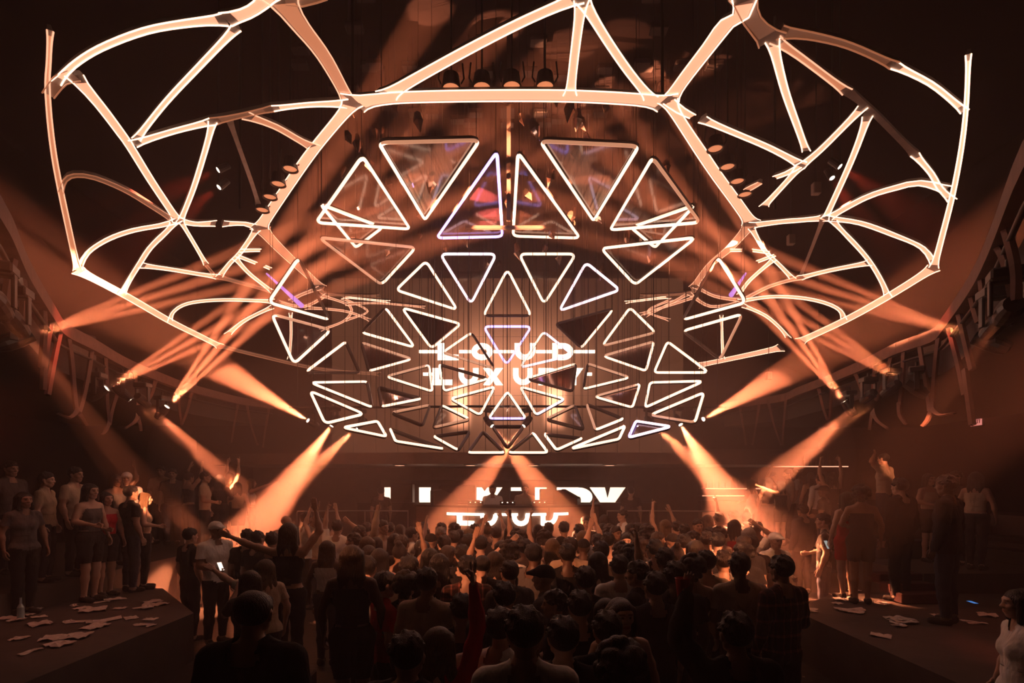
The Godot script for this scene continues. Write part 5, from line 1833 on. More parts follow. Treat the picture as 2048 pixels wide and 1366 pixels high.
# corners, glow of the three tubes, film, label
var TRIANGLES := [
	[Vector3(-1.681, 6.949, -7.166), Vector3(-0.384, 7.298, -7.671), Vector3(-1.518, 7.357, -10.118), "dbb", "c", "largest down-pointing triangle light at top left of the hanging array"],
	[Vector3(0.455, 7.302, -7.7), Vector3(1.741, 6.975, -7.282), Vector3(1.583, 7.34, -10.121), "dbb", "c", "largest down-pointing triangle light at top right of the hanging array"],
	[Vector3(-1.985, 6.989, -7.528), Vector3(-1.816, 7.248, -10.241), Vector3(-3.148, 6.799, -9.042), "bbb", "c", "large up-pointing triangle light at upper left, overlapping a smaller one behind"],
	[Vector3(2, 7.002, -7.584), Vector3(3.159, 6.792, -9.027), Vector3(1.906, 7.223, -10.227), "dbb", "c", "large up-pointing triangle light at upper right, overlapping a smaller one behind"],
	[Vector3(-0.156, 7.429, -8.154), Vector3(-0.098, 7.351, -10.781), Vector3(-1.371, 7.252, -10.624), "vvv", "t", "tall triangle light glowing blue and violet beside the centre line"],
	[Vector3(0.156, 7.438, -8.193), Vector3(1.399, 7.248, -10.615), Vector3(0.108, 7.356, -10.769), "bbb", "c", "tall cream triangle light mirroring the violet one across the centre line"],
	[Vector3(-3.244, 6.731, -9.44), Vector3(-1.781, 7.103, -10.704), Vector3(-2.536, 6.506, -11.071), "dbd", "c", "wide flat triangle light in left part, below the large upper pair"],
	[Vector3(3.238, 6.734, -9.448), Vector3(2.563, 6.5, -11.056), Vector3(1.821, 7.086, -10.71), "bbb", "c", "wide flat triangle light in right part, below the large upper pair"],
	[Vector3(-2.93, 6.875, -8.595), Vector3(-2.266, 7.15, -9.971), Vector3(-2.795, 6.863, -10.147), "bbb", "c", "small triangle light behind the large upper left one"],
	[Vector3(2.94, 6.874, -8.623), Vector3(2.733, 6.883, -10.192), Vector3(2.242, 7.157, -9.985), "bbb", "c", "small triangle light behind the large upper right one"],
	[Vector3(-1.635, 6.974, -11.035), Vector3(-1.079, 6.256, -11.872), Vector3(-2.285, 6.475, -11.27), "bbb", "c", "tilted triangle light left of the pale pair in the second row"],
	[Vector3(1.582, 6.963, -11.081), Vector3(2.303, 6.472, -11.261), Vector3(1.112, 6.235, -11.875), "www", "t", "tilted bluish white triangle light right of the pale pair in the second row"],
	[Vector3(-1.348, 7.092, -10.981), Vector3(-0.223, 7.163, -11.151), Vector3(-0.787, 6.381, -11.858), "www", "c", "pale pinkish down-pointing triangle light just below the violet one"],
	[Vector3(0.233, 7.163, -11.15), Vector3(1.367, 7.09, -10.976), Vector3(0.787, 6.381, -11.858), "bbb", "c", "cream down-pointing triangle light right of centre in the second row"],
	[Vector3(0, 6.968, -11.43), Vector3(0.524, 6.165, -11.998), Vector3(-0.534, 6.165, -11.997), "bkb", "o", "up-pointing triangle light at centre between the pale pair"],
	[Vector3(-3.625, 6.438, -9.563), Vector3(-3.501, 5.735, -10.848), Vector3(-4.22, 5.705, -9.711), "kbb", "o", "big up-pointing triangle light at the far left edge of the array"],
	[Vector3(3.635, 6.438, -9.52), Vector3(4.215, 5.708, -9.72), Vector3(3.462, 5.745, -10.882), "bbk", "o", "big up-pointing triangle light at the far right edge of the array"],
	[Vector3(-2.219, 6.195, -11.515), Vector3(-1.014, 5.99, -11.997), Vector3(-1.654, 5.448, -11.967), "bbb", "m", "mirrored triangle light left of centre, point toward the lettered wall"],
	[Vector3(2.231, 6.176, -11.52), Vector3(1.601, 5.452, -11.981), Vector3(1.036, 5.989, -11.993), "bkk", "m", "dark mirrored triangle light right of centre reflecting a pale shape"],
	[Vector3(-0.527, 5.957, -12.074), Vector3(0.527, 5.957, -12.074), Vector3(-0.022, 5.138, -12.195), "vvv", "t", "violet down-pointing triangle light hanging before the lettering"],
	[Vector3(-2.523, 6.15, -11.375), Vector3(-1.994, 5.443, -11.859), Vector3(-3.004, 5.617, -11.316), "bbk", "o", "slanted triangle light left of the mirrored one"],
	[Vector3(2.533, 6.149, -11.371), Vector3(3.039, 5.611, -11.293), Vector3(2.034, 5.471, -11.841), "bdb", "o", "slanted triangle light right of the dark mirrored one"],
	[Vector3(-4.238, 5.553, -9.876), Vector3(-3.506, 5.559, -10.926), Vector3(-4.059, 4.781, -10.456), "dbb", "t", "down-pointing triangle light at the far left, under the big edge one"],
	[Vector3(4.227, 5.558, -9.894), Vector3(4.047, 4.862, -10.475), Vector3(3.485, 5.547, -10.952), "dkb", "o", "down-pointing triangle light at the far right, under the big edge one"],
	[Vector3(-0.791, 5.828, -12.08), Vector3(-0.277, 5.058, -12.179), Vector3(-1.422, 5.377, -12.033), "kdb", "o", "triangle light over the letter O of the wall sign"],
	[Vector3(0.79, 5.848, -12.075), Vector3(1.433, 5.322, -12.034), Vector3(0.277, 5.08, -12.182), "wwb", "o", "triangle light with bluish edge over the letter D of the wall sign"],
	[Vector3(-3.015, 5.422, -11.357), Vector3(-2.048, 5.194, -11.855), Vector3(-2.881, 4.851, -11.442), "dbk", "m", "narrow mirrored triangle light left, pointing to the sign"],
	[Vector3(3.023, 5.44, -11.348), Vector3(2.881, 4.851, -11.442), Vector3(2.047, 5.259, -11.854), "bbd", "m", "narrow mirrored triangle light right, pointing to the sign"],
	[Vector3(-3.281, 5.395, -11.172), Vector3(-3.04, 4.798, -11.336), Vector3(-3.903, 4.649, -10.601), "kkb", "o", "low triangle light at left, its base level with the second sign line"],
	[Vector3(3.255, 5.399, -11.19), Vector3(3.889, 4.652, -10.616), Vector3(3.023, 4.8, -11.347), "bbb", "o", "low triangle light at right, its base level with the second sign line"],
	[Vector3(-1.497, 5.122, -12.017), Vector3(-0.408, 4.824, -12.115), Vector3(-1.367, 4.503, -11.844), "kbb", "t", "dark-filled triangle light over the left end of the second sign line"],
	[Vector3(1.497, 5.133, -12.018), Vector3(1.399, 4.501, -11.836), Vector3(0.418, 4.824, -12.114), "kkb", "m", "dark-filled triangle light over the right end of the second sign line"],
	[Vector3(-1.707, 5.088, -11.959), Vector3(-1.606, 4.481, -11.776), Vector3(-2.567, 4.762, -11.574), "bbd", "o", "triangle light left of the dark-filled left one"],
	[Vector3(1.739, 5.119, -11.953), Vector3(2.585, 4.738, -11.558), Vector3(1.621, 4.539, -11.805), "dbk", "o", "triangle light right of the dark-filled right one"],
	[Vector3(-3.808, 4.457, -10.604), Vector3(-2.89, 4.616, -11.354), Vector3(-2.707, 4.034, -11.029), "bkb", "o", "long flat triangle light at the lower left edge, upper of the two"],
	[Vector3(3.799, 4.491, -10.632), Vector3(2.751, 4.03, -11.003), Vector3(2.932, 4.589, -11.318), "bbb", "o", "long flat triangle light at the lower right edge, upper of the two"],
	[Vector3(-0.274, 4.635, -12.046), Vector3(-0.577, 3.947, -11.535), Vector3(-1.219, 4.329, -11.764), "bbb", "o", "leaning triangle light left of the bottom centre one"],
	[Vector3(0.274, 4.635, -12.046), Vector3(1.229, 4.316, -11.754), Vector3(0.598, 3.947, -11.533), "bwb", "o", "leaning triangle light right of the bottom centre one"],
	[Vector3(0, 4.517, -11.991), Vector3(0.386, 3.866, -11.467), Vector3(-0.396, 3.866, -11.466), "bvb", "t", "bottom centre triangle light with violet base"],
	[Vector3(-3.773, 4.277, -10.508), Vector3(-2.818, 3.875, -10.8), Vector3(-3.345, 3.609, -10.08), "bbb", "o", "long flat triangle light at the lower left edge, lower of the two"],
	[Vector3(3.752, 4.247, -10.503), Vector3(3.421, 3.622, -10.035), Vector3(2.795, 3.853, -10.788), "bdb", "o", "long flat triangle light at the lower right edge, lower of the two"],
	[Vector3(-2.678, 4.524, -11.417), Vector3(-1.795, 4.305, -11.612), Vector3(-2.552, 4.07, -11.139), "kbk", "m", "dark mirrored triangle light low at left with ghostly reflections"],
	[Vector3(2.748, 4.574, -11.408), Vector3(2.529, 4.048, -11.129), Vector3(1.83, 4.351, -11.634), "bbd", "m", "dark mirrored triangle light low at right with ghostly reflections"],
	[Vector3(-1.393, 4.167, -11.608), Vector3(-0.778, 3.849, -11.414), Vector3(-1.494, 3.633, -11.03), "bdk", "t", "dark triangle light left of the bottom centre one, nearly unlit"],
	[Vector3(1.424, 4.166, -11.6), Vector3(1.527, 3.597, -10.975), Vector3(0.799, 3.849, -11.411), "kkd", "t", "dark triangle light right of the bottom centre one, nearly unlit"],
	[Vector3(-1.627, 4.158, -11.545), Vector3(-1.705, 3.684, -11.035), Vector3(-2.342, 3.944, -11.106), "kkd", "o", "faint triangle light with a violet glint low at left"],
	[Vector3(1.661, 4.192, -11.564), Vector3(2.322, 3.805, -10.962), Vector3(1.74, 3.568, -10.873), "kbd", "o", "triangle light low at right with one side unlit"],
	[Vector3(-2.546, 3.734, -10.772), Vector3(-2.29, 3.399, -10.41), Vector3(-3.06, 3.548, -10.202), "bbb", "o", "thin triangle light by the left pair of down lights"],
	[Vector3(2.52, 3.736, -10.787), Vector3(3.054, 3.571, -10.242), Vector3(2.283, 3.377, -10.377), "wwv", "t", "thin bluish triangle light by the right pair of down lights"],
	[Vector3(-2.283, 3.578, -10.686), Vector3(-1.171, 3.161, -10.387), Vector3(-2.106, 3.308, -10.341), "kbb", "o", "long sliver triangle light at the bottom left rim"],
	[Vector3(2.298, 3.634, -10.756), Vector3(2.111, 3.352, -10.412), Vector3(1.18, 3.161, -10.384), "bbb", "o", "long sliver triangle light at the bottom right rim"],
	[Vector3(-0.756, 3.568, -11.086), Vector3(-0.936, 3.143, -10.402), Vector3(-1.459, 3.44, -10.773), "kbk", "o", "small dim triangle light at the bottom rim, left of the lamp pair"],
	[Vector3(0.731, 3.511, -11.013), Vector3(1.469, 3.395, -10.702), Vector3(0.927, 3.143, -10.404), "kbb", "o", "small dim triangle light at the bottom rim, right of the lamp pair"],
	[Vector3(-0.495, 3.571, -11.117), Vector3(-0.047, 3.096, -10.4), Vector3(-0.752, 3.092, -10.339), "kbk", "o", "bottom rim triangle light under the left lamp of the pair"],
	[Vector3(0.513, 3.536, -11.069), Vector3(0.761, 3.092, -10.337), Vector3(0.009, 3.096, -10.4), "bbk", "o", "bottom rim triangle light under the right lamp of the pair"],
	[Vector3(-0.308, 3.689, -11.275), Vector3(0.328, 3.689, -11.274), Vector3(0, 3.203, -10.589), "kkk", "o", "unlit triangle light right behind the crossing lamp pair"],
]

# balcony front in plan (x, z), left and right
var BALCONY := [
	[Vector2(-3.91, -4.12), Vector2(-4.15, -4.5), Vector2(-4.33, -4.76), Vector2(-4.87, -5.53), Vector2(-5.78, -6.95), Vector2(-6.2, -7.66), Vector2(-6.42, -8.46), Vector2(-6.84, -9.84), Vector2(-7.08, -11.36), Vector2(-7.15, -12.1), Vector2(-7.07, -13.3), Vector2(-6.92, -14.24), Vector2(-6.46, -15.12)],
	[Vector2(3.36, -3.47), Vector2(3.59, -3.82), Vector2(4.4, -4.96), Vector2(5.04, -5.93), Vector2(5.9, -7.38), Vector2(6.21, -7.99), Vector2(6.21, -8.71), Vector2(6.43, -9.76), Vector2(6.57, -10.71), Vector2(6.67, -11.47), Vector2(6.77, -12.74), Vector2(6.88, -13.75), Vector2(6.24, -14.76), Vector2(5.99, -15.51)],
]

# side, then x, y, z, half width of each point
const LEGS := [
	[0, [-4.581, 4.653, -5.116, 0.033, -4.378, 4.292, -4.83, 0.02, -4.268, 3.999, -4.672, 0.012]],
	[0, [-4.81, 4.665, -5.438, 0.035, -4.912, 4.42, -5.588, 0.022, -4.872, 4.097, -5.525, 0.012]],
	[0, [-5.492, 4.673, -6.496, 0.047, -5.547, 4.343, -6.583, 0.028, -5.456, 3.864, -6.439, 0.012]],
	[0, [-5.861, 4.677, -7.084, 0.045, -5.682, 4.279, -6.794, 0.033, -5.547, 3.864, -6.583, 0.022, -5.51, 3.615, -6.525, 0.012]],
	[0, [-6.142, 4.653, -7.566, 0.041, -5.908, 4.115, -7.165, 0.024, -5.682, 3.599, -6.794, 0.012]],
	[0, [-6.234, 4.668, -7.793, 0.05, -6.266, 4.282, -7.904, 0.046, -6.286, 3.863, -7.975, 0.041, -6.306, 3.546, -8.047, 0.037]],
	[0, [-6.449, 4.66, -8.547, 0.062, -6.414, 4.247, -8.429, 0.054, -6.37, 3.839, -8.272, 0.045, -6.327, 3.556, -8.121, 0.037]],
	[0, [-6.306, 3.568, -8.047, 0.044, -6.254, 3.451, -7.862, 0.027, -6.073, 3.448, -7.447, 0.012]],
	[0, [-6.327, 3.556, -8.121, 0.037, -6.357, 3.472, -8.226, 0.024, -6.387, 3.394, -8.334, 0.012]],
	[0, [-6.587, 4.652, -9.001, 0.057, -6.605, 4.213, -9.059, 0.048, -6.611, 3.804, -9.078, 0.039, -6.634, 3.482, -9.157, 0.029]],
	[0, [-6.872, 4.672, -10.039, 0.073, -6.774, 4.187, -9.614, 0.055, -6.677, 3.793, -9.297, 0.039, -6.634, 3.482, -9.157, 0.025]],
	[0, [-6.634, 3.524, -9.157, 0.042, -6.599, 3.388, -9.039, 0.027, -6.558, 3.31, -8.906, 0.012]],
	[0, [-6.888, 4.667, -10.144, 0.06, -6.902, 4.249, -10.232, 0.044, -6.91, 3.977, -10.286, 0.028]],
	[0, [-7.02, 4.66, -10.999, 0.07, -6.995, 4.303, -10.837, 0.047, -6.959, 4.071, -10.602, 0.024]],
	[0, [-6.91, 3.744, -10.286, 0.065, -6.888, 3.634, -10.144, 0.039, -6.841, 3.493, -9.837, 0.013]],
	[0, [-6.91, 3.744, -10.286, 0.047, -6.921, 3.611, -10.358, 0.033, -6.924, 3.5, -10.377, 0.019]],
	[0, [-7.128, 4.66, -11.879, 0.065, -7.134, 4.216, -11.945, 0.041, -7.143, 3.791, -12.033, 0.016]],
	[0, [-7.127, 4.672, -12.445, 0.068, -7.139, 4.151, -12.27, 0.042, -7.145, 3.793, -12.055, 0.016]],
	[0, [-6.93, 4.694, -14.195, 0.052, -6.955, 4.133, -14.037, 0.035, -6.976, 3.549, -13.902, 0.019]],
	[0, [-6.843, 4.698, -14.392, 0.052, -6.774, 4.058, -14.524, 0.036, -6.682, 3.542, -14.701, 0.02]],
	[0, [-6.5, 4.717, -15.053, 0.055, -6.559, 4.102, -14.938, 0.037, -6.603, 3.486, -14.854, 0.02]],
	[1, [4.395, 4.677, -4.959, 0.032, 4.069, 4.332, -4.498, 0.018, 3.823, 3.889, -4.151, 0.012]],
	[1, [4.099, 4.659, -4.54, 0.025, 3.798, 4.139, -4.116, 0.015, 3.773, 3.865, -4.081, 0.012]],
	[1, [4.823, 4.654, -5.602, 0.041, 4.722, 4.323, -5.45, 0.024, 4.611, 4.003, -5.284, 0.012]],
	[1, [5.172, 4.67, -6.151, 0.039, 5.042, 4.376, -5.931, 0.024, 4.893, 4.176, -5.708, 0.012]],
	[1, [5.545, 4.675, -6.777, 0.049, 5.241, 4.027, -6.266, 0.028, 5.106, 3.752, -6.039, 0.012]],
	[1, [5.902, 4.666, -7.378, 0.047, 5.545, 4.028, -6.777, 0.028, 5.313, 3.533, -6.387, 0.012]],
	[1, [5.313, 3.824, -6.387, 0.029, 5.199, 3.446, -6.196, 0.018, 5.106, 3.148, -6.039, 0.012]],
	[1, [6.105, 4.622, -7.781, 0.05, 6.182, 4.289, -7.934, 0.046, 6.208, 3.941, -8.006, 0.041, 6.208, 3.566, -8.034, 0.037]],
	[1, [6.21, 4.628, -8.3, 0.06, 6.209, 4.278, -8.219, 0.052, 6.209, 3.89, -8.131, 0.044, 6.208, 3.573, -8.082, 0.037]],
	[1, [6.208, 3.581, -8.034, 0.044, 6.08, 3.47, -7.732, 0.026, 5.663, 3.401, -6.976, 0.012]],
	[1, [6.208, 3.57, -8.063, 0.037, 6.209, 3.446, -8.131, 0.024, 6.209, 3.368, -8.229, 0.012]],
	[1, [6.212, 4.623, -8.616, 0.051, 6.212, 4.136, -8.649, 0.039, 6.212, 3.75, -8.705, 0.028]],
	[1, [6.262, 4.647, -8.946, 0.057, 6.316, 4.24, -9.202, 0.04, 6.383, 3.955, -9.528, 0.022]],
	[1, [6.219, 3.795, -8.736, 0.048, 6.212, 3.592, -8.705, 0.03, 6.211, 3.435, -8.573, 0.012]],
	[1, [6.383, 4.631, -9.528, 0.052, 6.399, 4.316, -9.603, 0.037, 6.407, 4.06, -9.641, 0.022]],
	[1, [6.518, 4.644, -10.345, 0.066, 6.484, 4.321, -10.117, 0.041, 6.463, 4.095, -9.97, 0.018]],
	[1, [6.411, 3.756, -9.661, 0.061, 6.372, 3.585, -9.472, 0.037, 6.298, 3.42, -9.115, 0.012]],
	[1, [6.411, 3.756, -9.661, 0.044, 6.423, 3.587, -9.719, 0.031, 6.431, 3.458, -9.758, 0.018]],
	[1, [6.642, 4.656, -11.241, 0.061, 6.651, 4.227, -11.308, 0.039, 6.658, 3.821, -11.354, 0.015]],
	[1, [6.707, 4.685, -11.9, 0.065, 6.69, 4.178, -11.681, 0.04, 6.673, 3.835, -11.469, 0.016]],
	[1, [6.226, 4.705, -14.792, 0.054, 6.286, 4.075, -14.68, 0.037, 6.333, 3.536, -14.605, 0.02]],
	[1, [6.549, 4.679, -14.265, 0.052, 6.488, 4.04, -14.361, 0.036, 6.435, 3.524, -14.445, 0.02]],
	[1, [6.66, 4.677, -14.089, 0.051, 6.755, 3.995, -13.94, 0.035, 6.854, 3.477, -13.783, 0.019]],
	[1, [6.853, 4.69, -13.535, 0.049, 6.866, 4.089, -13.657, 0.034, 6.875, 3.475, -13.75, 0.019]],
]

# lens, aim, half angle, strength, fingers, label
var BEAMS := [
	[Vector3(4.3, 4.3, -2.2), Vector3(2.7, 1.3, -7), 11, 0.062, 1, "lamp over the right deck lighting the crowd from behind the camera's right"],
	[Vector3(-3.6, 4.3, -1.9), Vector3(0.1, 1.4, -7.8), 14, 0.03, 1, "lamp over the left deck lighting the middle of the crowd"],
	[Vector3(-6.77, 4.05, -10.95), Vector3(-4.53, 6.25, -10.5), 7.5, 1, 3, "moving head at the left balcony throwing the widest upward fan of light"],
	[Vector3(-6.32, 4.02, -8.69), Vector3(-4.54, 5.18, -9), 6.5, 0.75, 3, "moving head at the left balcony with a fan crossing the lattice"],
	[Vector3(-4.97, 4.07, -5.77), Vector3(-4.05, 4.76, -6.5), 6, 0.75, 3, "moving head at the far left aiming its fan to the right"],
	[Vector3(-4.99, 4.55, -5.4), Vector3(-4.71, 5.03, -6.2), 6.5, 0.7, 3, "moving head cut by the left picture edge"],
	[Vector3(-4.65, 3.95, -5.28), Vector3(-6.05, 2.36, -9.3), 3.8, 0.15, 1, "moving head at the far left aiming a long beam down to the crowd"],
	[Vector3(-4.08, 3.87, -4.46), Vector3(-4.66, 3.56, -5.6), 2.5, 0.08, 1, "moving head with a thin beam, leftmost of the down-aimed ones"],
	[Vector3(-6.56, 3.96, -9.59), Vector3(-5.7, 2.95, -10.2), 3, 0.2, 1, "moving head with a narrow downward beam left of the podium beam"],
	[Vector3(-6.66, 3.95, -10.2), Vector3(-6.61, 2.41, -13.6), 4.5, 0.24, 1, "moving head aiming at the left podium dancers"],
	[Vector3(-4.73, 4.01, -13), Vector3(-5.59, 4.67, -11.5), 8, 0.5, 1, "moving head left of the stage throwing a soft beam up to the left"],
	[Vector3(-4.17, 3.86, -13), Vector3(-5.09, 2.04, -12), 11, 0.4, 1, "outer lamp of the bright left pair over the dance floor"],
	[Vector3(-3.58, 3.82, -13), Vector3(-4.71, 2.48, -12.2), 8, 0.28, 1, "inner lamp of the bright left pair over the dance floor"],
	[Vector3(6.28, 4.05, -10.27), Vector3(5.06, 5.92, -10.5), 7.5, 1, 3, "moving head at the right balcony throwing the widest upward fan of light"],
	[Vector3(5.93, 4.01, -8.19), Vector3(4.7, 5.27, -9), 6.5, 0.7, 3, "moving head at the right balcony with a fan crossing the lattice"],
	[Vector3(4.88, 4.04, -5.77), Vector3(3.99, 4.73, -6.5), 5.5, 0.75, 3, "moving head at the far right aiming its fan to the left"],
	[Vector3(4.85, 4.4, -5.2), Vector3(4.83, 4.89, -6), 5, 0.6, 3, "moving head at the right picture edge with a short fan"],
	[Vector3(4.4, 3.87, -5.05), Vector3(5.79, 2.57, -9.3), 3, 0.04, 1, "moving head at the far right aiming a long faint beam down"],
	[Vector3(3.94, 3.81, -4.38), Vector3(4.66, 3.66, -5.6), 2.5, 0.08, 1, "moving head with a thin beam, rightmost of the down-aimed ones"],
	[Vector3(6.04, 3.93, -8.84), Vector3(5.85, 2.93, -11), 3.5, 0.28, 1, "moving head with a narrow downward beam right of the podium beam"],
	[Vector3(6.18, 3.94, -9.56), Vector3(6.48, 2.54, -13.7), 5.5, 0.28, 1, "moving head aiming at the right podium dancers"],
	[Vector3(4.64, 4.04, -13), Vector3(5.07, 4.41, -11.5), 6.5, 0.5, 1, "moving head right of the stage throwing a soft beam up to the right"],
	[Vector3(3.46, 3.89, -13), Vector3(4.04, 3.02, -12), 7.5, 0.26, 1, "inner lamp of the bright right pair over the dance floor"],
	[Vector3(4.1, 3.89, -13), Vector3(4.65, 2.06, -11.5), 11, 0.4, 1, "outer lamp of the bright right pair over the dance floor"],
	[Vector3(-0.36, 3.88, -13.2), Vector3(0.78, 2.31, -12.2), 9, 0.9, 1, "left lamp of the crossing pair above the booth"],
	[Vector3(0.38, 3.88, -13.2), Vector3(-0.78, 2.31, -12.2), 9, 0.9, 1, "right lamp of the crossing pair above the booth"],
]

var RED_BEAMS := [
	[Vector3(-4.32, 7.18, -8.2), Vector3(-0.55, -0.5, 0.3), "small red lamp left, upper one, under the canopy"],
	[Vector3(-4.41, 7.03, -8.4), Vector3(-0.4, -0.6, 0.3), "small red lamp left, lower one, under the canopy"],
	[Vector3(4.96, 7.23, -8.2), Vector3(0.45, -0.6, 0.3), "small red lamp right, upper one, under the canopy"],
	[Vector3(4.96, 7.17, -8.4), Vector3(0.15, -0.7, 0.3), "small red lamp right, lower one, under the canopy"],
]

var SPEAKERS := [
	[Vector3(5.05, 7.33, -9), "small pale speaker near the right canopy node"],
	[Vector3(5.41, 7.16, -10.5), "small pale speaker lower right under the canopy"],
	[Vector3(6.41, 5.15, -13.5), "small pale speaker above the right stage side"],
]

var VIOLET_BARS := [
	[Vector3(-5.52, 7.32, -12.6), Vector3(-4.56, 6.45, -12.2), "violet glowing tube behind the far left triangles", 0.9],
	[Vector3(5.46, 7.33, -12.6), Vector3(4.96, 6.69, -12.2), "faint violet tube behind the far right triangles", 0.12],
]

var PARS := [
	[Vector3(-0.66, 7.13, -6.45), "front row can lamp, first from the left", Vector3(-2.6, 1, -9.2), 14],
	[Vector3(-0.3, 7.14, -6.45), "front row can lamp, second from the left", Vector3(0.6, 1, -8.2), 14],
	[Vector3(0.05, 7.15, -6.45), "front row can lamp, third from the left", Vector3(2.2, 1, -6.2), 22],
	[Vector3(0.44, 7.15, -6.45), "front row can lamp, fourth from the left", Vector3(2.7, 1, -7.8), 26],
	[Vector3(2.87, 7.12, -7.6), "can lamp on the right ring side, topmost", Vector3(3.3, 1, -8.6), 26],
	[Vector3(3.2, 7.1, -8), "can lamp on the right ring side, second from top", Vector3(1.4, 1, -9.6), 16],
	[Vector3(3.51, 7.11, -8.4), "can lamp on the right ring side, third from top", Vector3(4, 1, -10.2), 16],
	[Vector3(3.8, 7.12, -8.8), "can lamp on the right ring side, lowest", Vector3(2.2, 1, -10.4), 14],
	[Vector3(-3.16, 7.07, -8), "can lamp on the left ring side, topmost", Vector3(-1.2, 1, -9.8), 14],
	[Vector3(-3.5, 7.07, -8.4), "can lamp on the left ring side, second from top", Vector3(-2.4, 1, -8.4), 14],
	[Vector3(-3.8, 7.08, -8.8), "can lamp on the left ring side, third from top", Vector3(-3.4, 1, -9.9), 14],
	[Vector3(-4.1, 7.07, -9.2), "can lamp on the left ring side, lowest", Vector3(-0.6, 1, -7.4), 10],
]

var NAPKINS := [Vector2(-6.93, -7.62), Vector2(-6.66, -7.4), Vector2(-6.68, -7.68), Vector2(-6.42, -7.54), Vector2(-6.92, -7.93), Vector2(-6.07, -7.14), Vector2(-5.76, -6.49), Vector2(-5.18, -5.97), Vector2(-5.34, -6.49), Vector2(-5.1, -6.25), Vector2(-6.49, -8.25), Vector2(-6.22, -8.05), Vector2(-5.98, -7.93), Vector2(-5.71, -7.27), Vector2(-5.32, -6.99), Vector2(-5.26, -7.01), Vector2(-5.37, -7.32), Vector2(-5.67, -8.05), Vector2(-5.12, -7.48), Vector2(-5.36, -8.15), Vector2(-5.48, -8.49), Vector2(-4.81, -7.4), Vector2(-4.66, -7.09), Vector2(-5.13, -6.56), Vector2(-6.19, -8.68), Vector2(-6.25, -8.49), Vector2(-5.27, -8.32), Vector2(4.28, -7.99), Vector2(4.37, -7.93), Vector2(5.03, -8.39), Vector2(5.32, -8.68), Vector2(5.45, -8.57), Vector2(5.58, -8.49), Vector2(5.72, -8.39), Vector2(4.95, -7.93), Vector2(4.93, -7.8), Vector2(5.96, -7.62), Vector2(5.07, -7.14), Vector2(5.22, -7.27), Vector2(4.48, -6.6), Vector2(6.14, -7.27), Vector2(6.65, -7.62), Vector2(5.28, -7.4), Vector2(6.14, -7.19), Vector2(5.94, -9.41)]

var PHONES := [
	[Vector3(-0.12, 1.63, -9.1), 180, "white", "phone held up at the centre of the crowd", 0, "a phone up"],
	[Vector3(4.97, 1.26, -8), 20, "pale", "phone glowing pale green in the hand beside the red dress", -0.5, "long red dress on"],
	[Vector3(5.34, 1.61, -8.2), 200, "blue", "phone with bluish screen in the hand of the woman in black", -0.3, "beside the long red"],
	[Vector3(7.1, 0.69, -8.4), 0, "blue", "phone glowing blue on the right deck", -1.5, ""],
	[Vector3(-2.39, 1.63, -5.1), 215, "pale", "phone held low by the filming woman", 0, "raised phone"],
	[Vector3(-4.34, 1.45, -8.4), 60, "white", "phone in the hand of the white tee man", -0.6, "at his phone"],
]

